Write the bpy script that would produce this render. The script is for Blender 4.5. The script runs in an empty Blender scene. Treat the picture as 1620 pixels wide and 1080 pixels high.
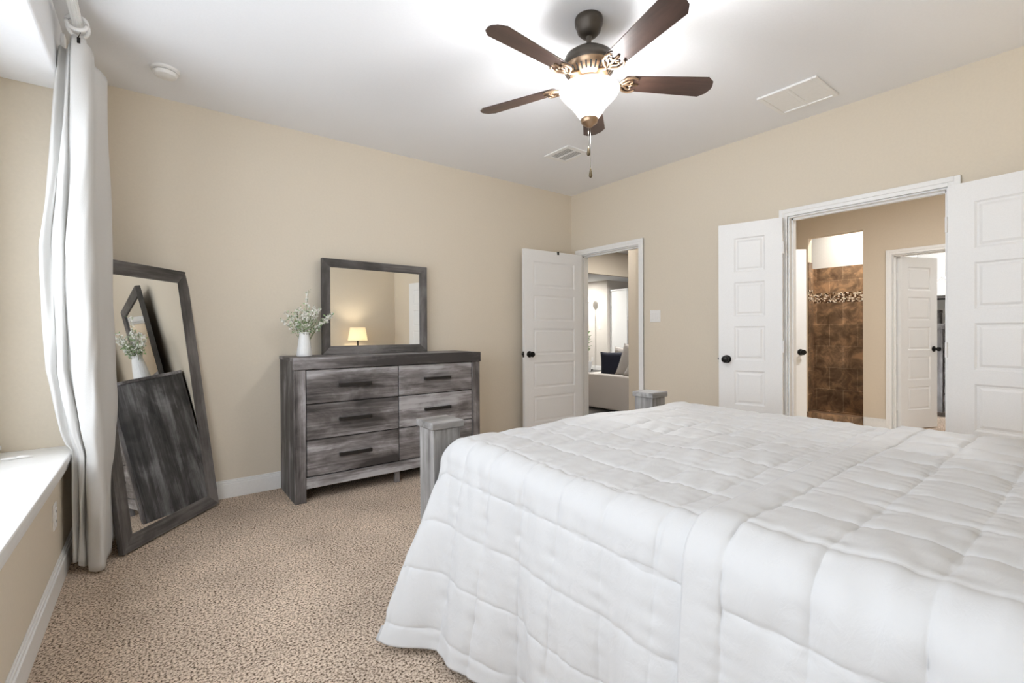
import bpy, bmesh, math, random
import numpy as np
from mathutils import Vector, Matrix

random.seed(7)
PI = math.pi
C = bpy.context.scene.collection
SC = bpy.context.scene

# ------------------------------------------------------------------ camera, sky, exposure
cam_d = bpy.data.cameras.new('camera')
cam = bpy.data.objects.new('camera', cam_d)
C.objects.link(cam)
R_ = Vector((0.79489825, -0.60671585, -0.00571365))
U_ = Vector((0.00778835, 0.00078698, 0.99996936))
F_ = Vector((0.60669277, 0.79491840, -0.00535089))
M = Matrix((( R_.x, U_.x, -F_.x, -3.84493), (R_.y, U_.y, -F_.y, -3.89093), (R_.z, U_.z, -F_.z, 1.16823), (0, 0, 0, 1)))
cam.matrix_world = M
cam_d.sensor_width = 36.0
cam_d.sensor_fit = 'HORIZONTAL'
cam_d.lens = 739.586 / 1620 * 36
cam_d.shift_y = -10.03 / 1620
cam_d.clip_start = 0.02
SC.camera = cam

SC.view_settings.view_transform = 'Standard'
SC.view_settings.look = 'None'
SC.view_settings.gamma = 1.0
SC.view_settings.use_curve_mapping = False
SC.view_settings.exposure = 0.36
SC.cycles.max_bounces = 14
SC.cycles.diffuse_bounces = 8
SC.cycles.glossy_bounces = 6
SC.cycles.transparent_max_bounces = 12
SC.cycles.sample_clamp_indirect = 6.0
SC.cycles.caustics_reflective = False
SC.cycles.caustics_refractive = False

W = bpy.data.worlds.new('overcast_sky')
SC.world = W
W.use_nodes = True
bg = W.node_tree.nodes['Background']
bg.inputs[0].default_value = (0.92, 0.985, 1.07, 1)
bg.inputs[1].default_value = 13.0

def area_light(name, loc, size, power, color=(1, 1, 1), rot=(0, 0, 0), size_y=None, portal=False):
    d = bpy.data.lights.new(name, 'AREA')
    d.shape = 'RECTANGLE' if size_y else 'DISK'
    d.size = size
    if size_y: d.size_y = size_y
    d.energy = power
    d.color = color
    o = bpy.data.objects.new(name, d)
    o.location = loc
    o.rotation_euler = rot
    C.objects.link(o)
    if portal: d.cycles.is_portal = True
    return o

def point_light(name, loc, power, radius, color, parent=None):
    d = bpy.data.lights.new(name, 'POINT')
    d.energy = power
    d.shadow_soft_size = radius
    d.color = color
    o = bpy.data.objects.new(name, d)
    o.location = loc
    C.objects.link(o)
    if parent: o.parent = parent
    return o

# daylight openings of the bay (portals only steer the sky light through the glass)
WINS = [(-0.86, -1.90), (-2.02, -3.06), (-3.18, -4.22)]
for i, (ya, yb) in enumerate(WINS):
    area_light('window_portal', (-4.57, (ya + yb) / 2, 1.46), 1.48, 1, rot=(0, -PI / 2, 0), size_y=abs(yb - ya), portal=True)

WARM = (0.97, 0.98, 1.0)
FAN = Vector((-2.10, -2.256, 0))
point_light('fan_bulb_light', (FAN.x, FAN.y, 2.31), 62, 0.12, WARM)
point_light('bedside_bulb_light', (-0.82, -4.27, 1.15), 17, 0.05, (1.0, 0.84, 0.62))
# unseen ceiling lamps added to light the neighbouring rooms (their fixtures are built further down)
ADDED_LAMPS = [(1.2, -2.9, 2.743, 30, (0.97, 0.98, 1.0)), (3.42, -1.80, 2.743, 12, (1.0, 0.95, 0.88)), (4.25, -2.85, 2.743, 20, (1.0, 0.99, 0.98)),
              (2.6, 1.6, 3.4, 90, (0.97, 0.96, 0.95)), (5.4, 2.6, 3.4, 110, (1.0, 0.98, 0.95)), (6.0, 6.4, 2.743, 65, (1.0, 0.97, 0.92))]
for x, y, z, p, c in ADDED_LAMPS:
    area_light('added_lamp_light', (x, y, z - 0.03), 0.17, p, c)

# ------------------------------------------------------------------ materials
def mat(name):
    m = bpy.data.materials.new(name)
    m.use_nodes = True
    nt = m.node_tree
    b = nt.nodes['Principled BSDF']
    return m, nt, b

def N(nt, typ, **kw):
    n = nt.nodes.new(typ)
    for k, v in kw.items():
        if k in n.inputs.keys(): n.inputs[k].default_value = v
        else: setattr(n, k, v)
    return n

def ramp(nt, stops):
    r = nt.nodes.new('ShaderNodeValToRGB')
    e = r.color_ramp.elements
    while len(e) < len(stops): e.new(0.5)
    for i, (p, c) in enumerate(stops):
        e[i].position = p
        e[i].color = (*c, 1)
    return r

def coords(nt, scale=(1, 1, 1), rand=False):
    tc = nt.nodes.new('ShaderNodeTexCoord')
    mp = nt.nodes.new('ShaderNodeMapping')
    mp.inputs['Scale'].default_value = scale
    nt.links.new(tc.outputs['Object'], mp.inputs['Vector'])
    if rand:
        oi = nt.nodes.new('ShaderNodeObjectInfo')
        mu = N(nt, 'ShaderNodeMath', operation='MULTIPLY')
        mu.inputs[1].default_value = 37.0
        nt.links.new(oi.outputs['Random'], mu.inputs[0])
        cb = nt.nodes.new('ShaderNodeCombineXYZ')
        for i in range(3): nt.links.new(mu.outputs[0], cb.inputs[i])
        nt.links.new(cb.outputs[0], mp.inputs['Location'])
    return mp

def bump(nt, b, h, strength, dist=0.01):
    bp = nt.nodes.new('ShaderNodeBump')
    bp.inputs['Strength'].default_value = strength
    bp.inputs['Distance'].default_value = dist
    nt.links.new(h, bp.inputs['Height'])
    nt.links.new(bp.outputs[0], b.inputs['Normal'])

def plain(name, col, rough=0.5, metal=0.0, bs=0, bscale=60, var=0.0, spec=None):
    m, nt, b = mat(name)
    b.inputs['Base Color'].default_value = (*col, 1)
    b.inputs['Roughness'].default_value = rough
    b.inputs['Metallic'].default_value = metal
    if spec is not None: b.inputs['Specular IOR Level'].default_value = spec
    mp = coords(nt)
    nz = N(nt, 'ShaderNodeTexNoise', Scale=bscale, Detail=3.0)
    nt.links.new(mp.outputs[0], nz.inputs['Vector'])
    if bs: bump(nt, b, nz.outputs['Fac'], bs, 0.004)
    v = var if var else 0.02
    r = ramp(nt, [(0.3, tuple(c * (1 - v) for c in col)), (0.7, tuple(min(1, c * (1 + v)) for c in col))])
    nt.links.new(nz.outputs['Fac'], r.inputs['Fac'])
    nt.links.new(r.outputs['Color'], b.inputs['Base Color'])
    return m

def wood(name, stops, axis='X', rough=0.6, band=7.0, grain=70.0, along=0.9, bs=0.12):
    """weathered timber: grain runs along AXIS of the object"""
    m, nt, b = mat(name)
    s1 = [band] * 3
    s2 = [grain] * 3
    i = 'XYZ'.index(axis)
    s1[i] = along
    s2[i] = 2.2
    m1, m2 = coords(nt, s1, True), coords(nt, s2, True)
    s3 = [6.5] * 3
    s3[i] = 3.2
    m3 = coords(nt, s3, True)
    n1 = N(nt, 'ShaderNodeTexNoise', Scale=1.0, Detail=4.0, Roughness=0.6, Distortion=0.4)
    n2 = N(nt, 'ShaderNodeTexNoise', Scale=1.0, Detail=5.0, Roughness=0.7, Distortion=0.3)
    n3 = N(nt, 'ShaderNodeTexNoise', Scale=1.0, Detail=5.0, Roughness=0.65, Distortion=0.6)
    for mm, nn in ((m1, n1), (m2, n2), (m3, n3)): nt.links.new(mm.outputs[0], nn.inputs['Vector'])
    a = N(nt, 'ShaderNodeMath', operation='MULTIPLY_ADD')
    a.inputs[1].default_value = 0.50
    nt.links.new(n1.outputs['Fac'], a.inputs[0])
    a2 = N(nt, 'ShaderNodeMath', operation='MULTIPLY')
    a2.inputs[1].default_value = 0.20
    nt.links.new(n2.outputs['Fac'], a2.inputs[0])
    a3 = N(nt, 'ShaderNodeMath', operation='MULTIPLY_ADD')
    a3.inputs[1].default_value = 0.30
    nt.links.new(n3.outputs['Fac'], a3.inputs[0])
    nt.links.new(a2.outputs[0], a3.inputs[2])
    nt.links.new(a3.outputs[0], a.inputs[2])
    r = ramp(nt, stops)
    nt.links.new(a.outputs[0], r.inputs['Fac'])
    nt.links.new(r.outputs['Color'], b.inputs['Base Color'])
    b.inputs['Roughness'].default_value = rough
    bump(nt, b, n2.outputs['Fac'], bs, 0.002)
    return m

DRIFT = [(0.405, (0.040, 0.035, 0.034)), (0.47, (0.115, 0.103, 0.100)), (0.53, (0.22, 0.205, 0.205)), (0.60, (0.43, 0.42, 0.43))]
DARKW = [(0.40, (0.034, 0.031, 0.029)), (0.49, (0.085, 0.078, 0.073)), (0.60, (0.20, 0.185, 0.18))]
PALEW = [(0.40, (0.13, 0.122, 0.116)), (0.49, (0.24, 0.23, 0.222)), (0.60, (0.40, 0.39, 0.38))]
M_dx = wood('driftwood_horizontal', DRIFT, 'X')
M_dz = wood('driftwood_vertical', DRIFT, 'Z')
M_kx = wood('dark_grey_wood_horizontal', DARKW, 'X')
M_kz = wood('dark_grey_wood_vertical', DARKW, 'Z')
SIDEW = [(0.41, (0.030, 0.027, 0.026)), (0.49, (0.085, 0.078, 0.075)), (0.58, (0.26, 0.25, 0.25))]
M_sz = wood('driftwood_side', SIDEW, 'Z', band=9.0)
M_pz = wood('pale_grey_wood_vertical', PALEW, 'Z', band=12.0)
M_px = wood('pale_grey_wood_horizontal', PALEW, 'X')
M_blade = wood('walnut_blade', [(0.36, (0.030, 0.017, 0.013)), (0.5, (0.060, 0.033, 0.025)), (0.62, (0.095, 0.055, 0.04))], 'X', rough=0.35, bs=0.03)

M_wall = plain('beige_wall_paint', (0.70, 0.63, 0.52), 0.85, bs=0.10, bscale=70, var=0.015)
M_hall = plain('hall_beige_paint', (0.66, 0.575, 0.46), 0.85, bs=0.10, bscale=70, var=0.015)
M_pale = plain('pale_wall_paint', (0.66, 0.62, 0.57), 0.85, bs=0.08, bscale=70, var=0.015)
M_white_wall = plain('white_wall_paint', (0.74, 0.73, 0.71), 0.85, bs=0.06, bscale=70)
M_ceil = plain('ceiling_paint', (0.84, 0.85, 0.87), 0.9, bs=0.08, bscale=90, var=0.01)
M_trim = plain('white_trim_paint', (0.84, 0.84, 0.83), 0.35, bs=0.01)
M_door = plain('white_door_paint', (0.82, 0.82, 0.815), 0.38, bs=0.015, bscale=200)
M_plastic = plain('white_plastic', (0.82, 0.81, 0.79), 0.35)
M_black = plain('black_metal', (0.018, 0.017, 0.016), 0.32, 0.7)
M_handle = plain('dark_bronze_pull', (0.03, 0.027, 0.025), 0.45, 0.5)
M_bronze = plain('oil_rubbed_bronze', (0.075, 0.062, 0.05), 0.45, 0.55)
M_copper = plain('brushed_copper_bronze', (0.42, 0.29, 0.19), 0.33, 0.9)
M_brass = plain('aged_brass', (0.35, 0.27, 0.15), 0.3, 0.9)
M_pull = plain('dark_brass_pull', (0.13, 0.10, 0.06), 0.3, 0.8)
M_dark = plain('dark_void', (0.01, 0.01, 0.01), 0.9)
M_curtain = plain('white_linen', (0.80, 0.795, 0.78), 0.9, bs=0.25, bscale=260)
M_ceramic = plain('white_ceramic', (0.80, 0.80, 0.79), 0.35)
M_mattress = plain('mattress_fabric', (0.75, 0.74, 0.72), 0.9)
M_sofa = plain('greige_sofa_fabric', (0.52, 0.475, 0.43), 0.95, bs=0.3, bscale=300, var=0.05)
M_greyc = plain('grey_cushion_fabric', (0.35, 0.32, 0.29), 0.95, bs=0.3, bscale=300, var=0.05)
M_navy = plain('navy_cushion_fabric', (0.006, 0.007, 0.018), 0.9, bs=0.2, bscale=300)
M_lwood = wood('dark_floor_wood', [(0.36, (0.04, 0.035, 0.033)), (0.5, (0.075, 0.068, 0.064)), (0.62, (0.12, 0.11, 0.10))], 'X', rough=0.35)
M_cab = plain('white_cabinet_paint', (0.78, 0.78, 0.77), 0.4)
M_steel = plain('stainless_steel', (0.45, 0.43, 0.41), 0.3, 0.9)
M_ovenglass = plain('oven_black_glass', (0.02, 0.014, 0.01), 0.08)
M_leaf = plain('leaf_green', (0.24, 0.36, 0.17), 0.6, var=0.35, bscale=40)
M_paleleaf = plain('pale_leaf', (0.52, 0.60, 0.42), 0.7, var=0.25, bscale=40)
M_stem = plain('stem_green', (0.20, 0.22, 0.11), 0.7)
M_petal = plain('white_petal', (0.86, 0.85, 0.80), 0.7)
M_plant = plain('plant_green', (0.10, 0.26, 0.04), 0.45)

def translucent_part(m, k, col):
    nt = m.node_tree
    out = nt.nodes['Material Output']
    old = out.inputs[0].links[0].from_socket
    t = nt.nodes.new('ShaderNodeBsdfTranslucent')
    t.inputs['Color'].default_value = (*col, 1)
    mx = nt.nodes.new('ShaderNodeMixShader')
    mx.inputs[0].default_value = k
    nt.links.new(old, mx.inputs[1]); nt.links.new(t.outputs[0], mx.inputs[2]); nt.links.new(mx.outputs[0], out.inputs[0])
translucent_part(M_curtain, 0.28, (0.82, 0.81, 0.79))

def quilt_material():
    m, nt, b = mat('white_quilt_fabric')
    b.inputs['Base Color'].default_value = (0.56, 0.56, 0.562, 1)
    b.inputs['Roughness'].default_value = 0.55
    b.inputs['Specular IOR Level'].default_value = 0.3
    mp = coords(nt)
    mp2 = coords(nt, (5, 14, 9))
    n1 = N(nt, 'ShaderNodeTexNoise', Scale=2.2, Detail=5.0, Roughness=0.55, Distortion=0.8)
    n2 = N(nt, 'ShaderNodeTexNoise', Scale=700.0, Detail=1.0)
    nt.links.new(mp2.outputs[0], n1.inputs['Vector'])
    nt.links.new(mp.outputs[0], n2.inputs['Vector'])
    ad = N(nt, 'ShaderNodeMath', operation='MULTIPLY_ADD')
    ad.inputs[1].default_value = 0.02
    nt.links.new(n2.outputs['Fac'], ad.inputs[0])
    nt.links.new(n1.outputs['Fac'], ad.inputs[2])
    bump(nt, b, ad.outputs[0], 0.16, 0.012)
    return m
M_quilt = quilt_material()

def carpet_material():
    m, nt, b = mat('beige_frieze_carpet')
    mp = coords(nt)
    n1 = N(nt, 'ShaderNodeTexNoise', Scale=112.0, Detail=5.0, Roughness=0.68, Distortion=0.15)
    n2 = N(nt, 'ShaderNodeTexNoise', Scale=2.2, Detail=3.0)
    n3 = N(nt, 'ShaderNodeTexNoise', Scale=420.0, Detail=2.0)
    for n in (n1, n2, n3): nt.links.new(mp.outputs[0], n.inputs['Vector'])
    r1 = ramp(nt, [(0.385, (0.075, 0.048, 0.031)), (0.445, (0.36, 0.265, 0.19)), (0.50, (0.74, 0.585, 0.455)), (0.60, (0.93, 0.79, 0.655))])
    nt.links.new(n1.outputs['Fac'], r1.inputs['Fac'])
    r2 = ramp(nt, [(0.35, (0.86, 0.86, 0.86)), (0.65, (1.08, 1.08, 1.08))])
    nt.links.new(n2.outputs['Fac'], r2.inputs['Fac'])
    mx = N(nt, 'ShaderNodeMix', data_type='RGBA', blend_type='MULTIPLY')
    mx.inputs['Factor'].default_value = 1.0
    nt.links.new(r1.outputs['Color'], mx.inputs[6])
    nt.links.new(r2.outputs['Color'], mx.inputs[7])
    nt.links.new(mx.outputs[2], b.inputs['Base Color'])
    b.inputs['Roughness'].default_value = 1.0
    b.inputs['Specular IOR Level'].default_value = 0.1
    ad = N(nt, 'ShaderNodeMath', operation='MULTIPLY_ADD')
    ad.inputs[1].default_value = 0.4
    nt.links.new(n3.outputs['Fac'], ad.inputs[0])
    nt.links.new(n1.outputs['Fac'], ad.inputs[2])
    bump(nt, b, ad.outputs[0], 0.8, 0.012)
    return m
M_carpet = carpet_material()

def tile_material():
    """brown stone tiles laid in running bond; object X is along the wall, Z is up"""
    m, nt, b = mat('brown_shower_tile')
    tc = nt.nodes.new('ShaderNodeTexCoord')
    sp = nt.nodes.new('ShaderNodeSeparateXYZ')
    nt.links.new(tc.outputs['Object'], sp.inputs[0])
    ax = N(nt, 'ShaderNodeMath', operation='ADD')
    nt.links.new(sp.outputs[0], ax.inputs[0])
    nt.links.new(sp.outputs[1], ax.inputs[1])
    cb = nt.nodes.new('ShaderNodeCombineXYZ')
    nt.links.new(ax.outputs[0], cb.inputs[0])
    nt.links.new(sp.outputs[2], cb.inputs[1])
    br = N(nt, 'ShaderNodeTexBrick', Scale=1.0)
    br.inputs['Brick Width'].default_value = 0.33
    br.inputs['Row Height'].default_value = 0.307
    br.inputs['Mortar Size'].default_value = 0.0035
    br.inputs['Color1'].default_value = (0.19, 0.118, 0.068, 1)
    br.inputs['Color2'].default_value = (0.30, 0.19, 0.112, 1)
    br.inputs['Mortar'].default_value = (0.40, 0.28, 0.18, 1)
    mp = nt.nodes.new('ShaderNodeMapping')
    mp.inputs['Location'].default_value = (0.11, -0.033, 0)
    nt.links.new(cb.outputs[0], mp.inputs['Vector'])
    nt.links.new(mp.outputs[0], br.inputs['Vector'])
    nz = N(nt, 'ShaderNodeTexNoise', Scale=7.0, Detail=6.0, Roughness=0.65, Distortion=0.7)
    nt.links.new(tc.outputs['Object'], nz.inputs['Vector'])
    r = ramp(nt, [(0.36, (0.5, 0.48, 0.46)), (0.5, (0.95, 0.95, 0.95)), (0.64, (1.8, 1.75, 1.65))])
    nt.links.new(nz.outputs['Fac'], r.inputs['Fac'])
    mx = N(nt, 'ShaderNodeMix', data_type='RGBA', blend_type='MULTIPLY')
    mx.inputs['Factor'].default_value = 1.0
    nt.links.new(br.outputs['Color'], mx.inputs[6])
    nt.links.new(r.outputs['Color'], mx.inputs[7])
    nt.links.new(mx.outputs[2], b.inputs['Base Color'])
    b.inputs['Roughness'].default_value = 0.4
    return m
M_tile = tile_material()

def mosaic_material():
    m, nt, b = mat('mosaic_band')
    mp = coords(nt, (62, 62, 62))
    v = N(nt, 'ShaderNodeTexVoronoi', Scale=1.0)
    v.distance = 'CHEBYCHEV'
    v.inputs['Randomness'].default_value = 0.5
    nt.links.new(mp.outputs[0], v.inputs['Vector'])
    sp = nt.nodes.new('ShaderNodeSeparateXYZ')
    nt.links.new(v.outputs['Color'], sp.inputs[0])
    r = ramp(nt, [(0.2, (0.05, 0.025, 0.012)), (0.4, (0.16, 0.08, 0.04)), (0.62, (0.45, 0.32, 0.2)), (0.85, (0.85, 0.78, 0.66))])
    nt.links.new(sp.outputs[0], r.inputs['Fac'])
    nt.links.new(r.outputs['Color'], b.inputs['Base Color'])
    b.inputs['Roughness'].default_value = 0.25
    return m
M_mosaic = mosaic_material()

def mirror_material():
    m, nt, b = mat('mirror_silver')
    b.inputs['Base Color'].default_value = (0.90, 0.91, 0.90, 1)
    b.inputs['Metallic'].default_value = 1.0
    b.inputs['Roughness'].default_value = 0.0
    return m
M_mirror = mirror_material()

def thin_glass(name, tint):
    m, nt, b = mat(name)
    nt.nodes.remove(b)
    t = nt.nodes.new('ShaderNodeBsdfTransparent')
    t.inputs['Color'].default_value = (tint, tint, tint, 1)
    g = N(nt, 'ShaderNodeBsdfGlossy', Roughness=0.0)
    mx = nt.nodes.new('ShaderNodeMixShader')
    mx.inputs[0].default_value = 0.06
    nt.links.new(t.outputs[0], mx.inputs[1])
    nt.links.new(g.outputs[0], mx.inputs[2])
    nt.links.new(mx.outputs[0], nt.nodes['Material Output'].inputs[0])
    return m
M_dim_glass = thin_glass('dimming_window_glass', 0.62)  # grey tint added to cut the daylight through the unseen bay panes

def lit_shade(name, col, estr, trans=0.5, marble=False):
    m, nt, b = mat(name)
    b.inputs['Base Color'].default_value = (*col, 1)
    b.inputs['Roughness'].default_value = 0.3
    tl = N(nt, 'ShaderNodeBsdfTranslucent')
    tl.inputs['Color'].default_value = (*col, 1)
    mx = nt.nodes.new('ShaderNodeMixShader')
    mx.inputs[0].default_value = trans
    out = nt.nodes['Material Output']
    nt.links.new(b.outputs[0], mx.inputs[1])
    nt.links.new(tl.outputs[0], mx.inputs[2])
    nt.links.new(mx.outputs[0], out.inputs[0])
    b.inputs['Emission Color'].default_value = (*col, 1)
    b.inputs['Emission Strength'].default_value = estr
    if marble:
        mp = coords(nt)
        nz = N(nt, 'ShaderNodeTexNoise', Scale=9.0, Detail=4.0, Distortion=1.2)
        nt.links.new(mp.outputs[0], nz.inputs['Vector'])
        r = ramp(nt, [(0.35, tuple(c * 0.72 for c in col)), (0.6, col)])
        nt.links.new(nz.outputs['Fac'], r.inputs['Fac'])
        for s in (b.inputs['Base Color'], tl.inputs['Color'], b.inputs['Emission Color']): nt.links.new(r.outputs['Color'], s)
    return m
M_bowl = lit_shade('alabaster_glass_lit', (0.93, 0.90, 0.85), 0.45, 0.45, True)
def see_through_part(m, k):
    nt = m.node_tree
    out = nt.nodes['Material Output']
    old = out.inputs[0].links[0].from_socket
    t = nt.nodes.new('ShaderNodeBsdfTransparent')
    mx = nt.nodes.new('ShaderNodeMixShader')
    mx.inputs[0].default_value = k
    nt.links.new(old, mx.inputs[1]); nt.links.new(t.outputs[0], mx.inputs[2]); nt.links.new(mx.outputs[0], out.inputs[0])
see_through_part(M_bowl, 0.35)
M_shade = lit_shade('lit_lamp_shade', (0.90, 0.82, 0.66), 0.25, 0.5)

def emitter(name, col, s):
    m, nt, b = mat(name)
    b.inputs['Emission Color'].default_value = (*col, 1)
    b.inputs['Emission Strength'].default_value = s
    b.inputs['Base Color'].default_value = (0.8, 0.8, 0.8, 1)
    return m
M_bulb = emitter('lit_bulb', (1.0, 0.90, 0.74), 14)
M_globe = emitter('lit_globe', (1.0, 0.95, 0.86), 3.5)
M_can = emitter('lit_lens', (1.0, 0.95, 0.88), 6)

# ------------------------------------------------------------------ mesh helpers
class MB:
    def __init__(s):
        s.v, s.f, s.m, s.cur = [], [], [], 0
    def add(s, vs, fs):
        o = len(s.v)
        s.v += [tuple(v) for v in vs]
        for f in fs:
            s.f.append(tuple(i + o for i in f))
            s.m.append(s.cur)
        return s
    def mi(s, i):
        s.cur = i
        return s
    def box(s, x0, x1, y0, y1, z0, z1):
        x0, x1 = min(x0, x1), max(x0, x1); y0, y1 = min(y0, y1), max(y0, y1); z0, z1 = min(z0, z1), max(z0, z1)
        v = [(x0, y0, z0), (x1, y0, z0), (x1, y1, z0), (x0, y1, z0), (x0, y0, z1), (x1, y0, z1), (x1, y1, z1), (x0, y1, z1)]
        return s.add(v, [(0, 3, 2, 1), (4, 5, 6, 7), (0, 1, 5, 4), (1, 2, 6, 5), (2, 3, 7, 6), (3, 0, 4, 7)])
    def lathe(s, prof, c=(0, 0, 0), n=32, cap=True, axis='Z'):
        """prof: (radius, height) pairs"""
        vs, fs = [], []
        for r, z in prof:
            for k in range(n):
                a = 2 * PI * k / n
                p = (r * math.cos(a), r * math.sin(a), z)
                if axis == 'Y': p = (p[0], -p[2], p[1])
                elif axis == 'X': p = (p[2], p[0], p[1])
                vs.append((p[0] + c[0], p[1] + c[1], p[2] + c[2]))
        for i in range(len(prof) - 1):
            for k in range(n):
                fs.append((i * n + k, i * n + (k + 1) % n, (i + 1) * n + (k + 1) % n, (i + 1) * n + k))
        if cap:
            fs.append(tuple(reversed(range(n))))
            fs.append(tuple((len(prof) - 1) * n + k for k in range(n)))
        return s.add(vs, fs)
    def tube(s, pts, r, n=10, closed=False):
        pts = [Vector(p) for p in pts]
        rs = r if isinstance(r, (list, tuple)) else [r] * len(pts)
        vs, fs = [], []
        L = len(pts)
        up = Vector((0, 0, 1))
        for i, p in enumerate(pts):
            if closed: t = pts[(i + 1) % L] - pts[i - 1]
            else: t = pts[min(i + 1, L - 1)] - pts[max(i - 1, 0)]
            t.normalize()
            ref = up if abs(t.dot(up)) < 0.95 else Vector((1, 0, 0))
            a = t.cross(ref).normalized()
            b = a.cross(t).normalized()
            for k in range(n):
                w = 2 * PI * k / n
                vs.append(p + (a * math.cos(w) + b * math.sin(w)) * rs[i])
        for i in range(L if closed else L - 1):
            j = (i + 1) % L
            for k in range(n):
                fs.append((i * n + k, i * n + (k + 1) % n, j * n + (k + 1) % n, j * n + k))
        if not closed:
            fs.append(tuple(reversed(range(n))))
            fs.append(tuple((L - 1) * n + k for k in range(n)))
        return s.add(vs, fs)
    def prism(s, poly, z0, z1, tr=None):
        n = len(poly)
        vs = [(x, y, z0) for x, y in poly] + [(x, y, z1) for x, y in poly]
        if tr: vs = [tr(*v) for v in vs]
        return s.add(vs, [tuple(reversed(range(n))), tuple(range(n, 2 * n))] + [(i, (i + 1) % n, n + (i + 1) % n, n + i) for i in range(n)])
    def xform(s, fn, start=0):
        s.v = s.v[:start] + [tuple(fn(*v)) for v in s.v[start:]]
        return s
    def build(s, name, mats, parent=None, smooth=False, bevel=0, segs=2, auto=None, loc=None):
        me = bpy.data.meshes.new(name)
        me.from_pydata(s.v, [], s.f)
        if not isinstance(mats, (list, tuple)): mats = [mats]
        for m in mats: me.materials.append(m)
        for p, i in zip(me.polygons, s.m): p.material_index = i
        bm = bmesh.new()
        bm.from_mesh(me)
        bmesh.ops.recalc_face_normals(bm, faces=bm.faces)
        bm.to_mesh(me)
        bm.free()
        if smooth or auto:
            me.polygons.foreach_set('use_smooth', [True] * len(me.polygons))
        if auto:
            me.set_sharp_from_angle(angle=math.radians(auto))
        o = bpy.data.objects.new(name, me)
        C.objects.link(o)
        if loc: o.location = loc
        if parent: o.parent = parent
        if bevel:
            b = o.modifiers.new('bevel', 'BEVEL')
            b.width = bevel
            b.segments = segs
            b.limit_method = 'ANGLE'
        return o

def thing(name, label, cat, loc=(0, 0, 0), rz=0, group=None, rot=None):
    o = bpy.data.objects.new(name, None)
    C.objects.link(o)
    o.location = loc
    o.rotation_euler = rot if rot else (0, 0, rz)
    o.empty_display_size = 0.05
    o['label'] = label
    o['category'] = cat
    if group: o['group'] = group
    return o

def tag(o, label, cat, group=None):
    o['label'] = label
    o['category'] = cat
    if group: o['group'] = group
    return o

def struct(name, mb, m, bevel=0, parent=None, **kw):
    o = mb.build(name, m, parent, bevel=bevel, **kw)
    if not parent: o['kind'] = 'structure'
    return o

def struct_root(name, loc=(0, 0, 0), rz=0):
    o = bpy.data.objects.new(name, None)
    C.objects.link(o)
    o.location = loc
    o.rotation_euler = (0, 0, rz)
    o['kind'] = 'structure'
    return o

# ------------------------------------------------------------------ the room
XL, YF, H = -4.213, -4.51, 2.743
T = 0.12
NX = -4.53           # inner face of the bay's outer wall
NY0, NY1 = -0.52, -4.36
struct('floor', MB().box(XL, 0.0, YF, 0.0, -0.1, 0.0), M_carpet)
struct('ceiling', MB().box(XL - T, T, YF - T, T, H, H + 0.1), M_ceil)
struct('wall_back', MB().box(XL - T, 0.0, 0.0, T, 0, H), M_wall)
struct('wall_front', MB().box(XL - T, T, YF - T, YF, 0, H), M_wall)
wb = MB()      # right wall with two openings
D1a, D1b, D2a, D2b, DH = -0.128, -0.957, -2.325, -3.246, 2.045
wb.box(0, T, 0.0 + T, D1a, 0, H).box(0, T, D1a, D1b, DH, H).box(0, T, D1b, D2a, 0, H).box(0, T, D2a, D2b, DH, H).box(0, T, D2b, YF, 0, H)
struct('wall_right', wb, M_wall)
wl = MB()      # window wall: solid below the ledge, stub beside the curtain, header above
wl.box(XL - T, XL, NY0, 0, 0, H).box(XL - T, XL, YF, NY1, 0, H).box(XL - T, XL, NY1, NY0, 0, 0.52)
struct('wall_left', wl, M_wall)
struct('trim_1', MB().box(NX, XL, NY1, NY0, 2.44, H), M_ceil, bevel=0.018, segs=4)          # painted header over the bay
struct('wall_bay_end', MB().box(NX - T, XL - T, NY0, NY0 + T, 0.3, 2.56).box(NX - T, XL - T, NY1 - T, NY1, 0.3, 2.56), M_wall)
lo = MB()
prev = NY0
for ya, yb in WINS:
    lo.box(NX - T, NX, ya, prev, 0.3, 2.56)
    lo.box(NX - T, NX, yb, ya, 0.3, 0.72).box(NX - T, NX, yb, ya, 2.20, 2.56)
    prev = yb
lo.box(NX - T, NX, NY1, prev, 0.3, 2.56)
struct('wall_bay', lo, M_wall)
led = MB()
led.box(NX, XL + 0.035, NY1 + 0.002, NY0 - 0.002, 0.553, 0.590)
struct('trim_2', led, M_trim, bevel=0.007)                                                        # deep white window ledge
mo = MB().box(XL, XL + 0.022, NY1, NY0 - 0.002, 0.512, 0.553).box(XL, XL + 0.012, NY1, NY0 - 0.002, 0.497, 0.512)
struct('trim_3', mo, M_trim, bevel=0.006)                                                         # moulding under the ledge
for i, (ya, yb) in enumerate(WINS):
    w = struct_root('window_%d' % (i + 1), (NX - 0.06, (ya + yb) / 2, 0))
    hw = abs(yb - ya) / 2
    f = MB()
    for (a, b, c, d) in ((-hw, hw, 0.72, 0.77), (-hw, hw, 2.15, 2.20), (-hw, -hw + 0.05, 0.77, 2.15), (hw - 0.05, hw, 0.77, 2.15), (-hw + 0.05, hw - 0.05, 1.48, 1.53)):
        f.box(-0.025, 0.025, a, b, c, d)
    f.build('window_frame', M_trim, w)
    MB().box(-0.004, 0.004, -hw + 0.05, hw - 0.05, 0.77, 1.48).box(-0.004, 0.004, -hw + 0.05, hw - 0.05, 1.53, 2.15).build('pane', M_dim_glass, w)
struct('trim_4', MB().box(NX, NX + 0.085, NY1 + 0.05, NY0 - 0.045, 0.610, 0.632).box(NX, NX + 0.02, NY1 + 0.05, NY0 - 0.06, 0.590, 0.610), M_trim, bevel=0.004)   # window stool

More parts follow.
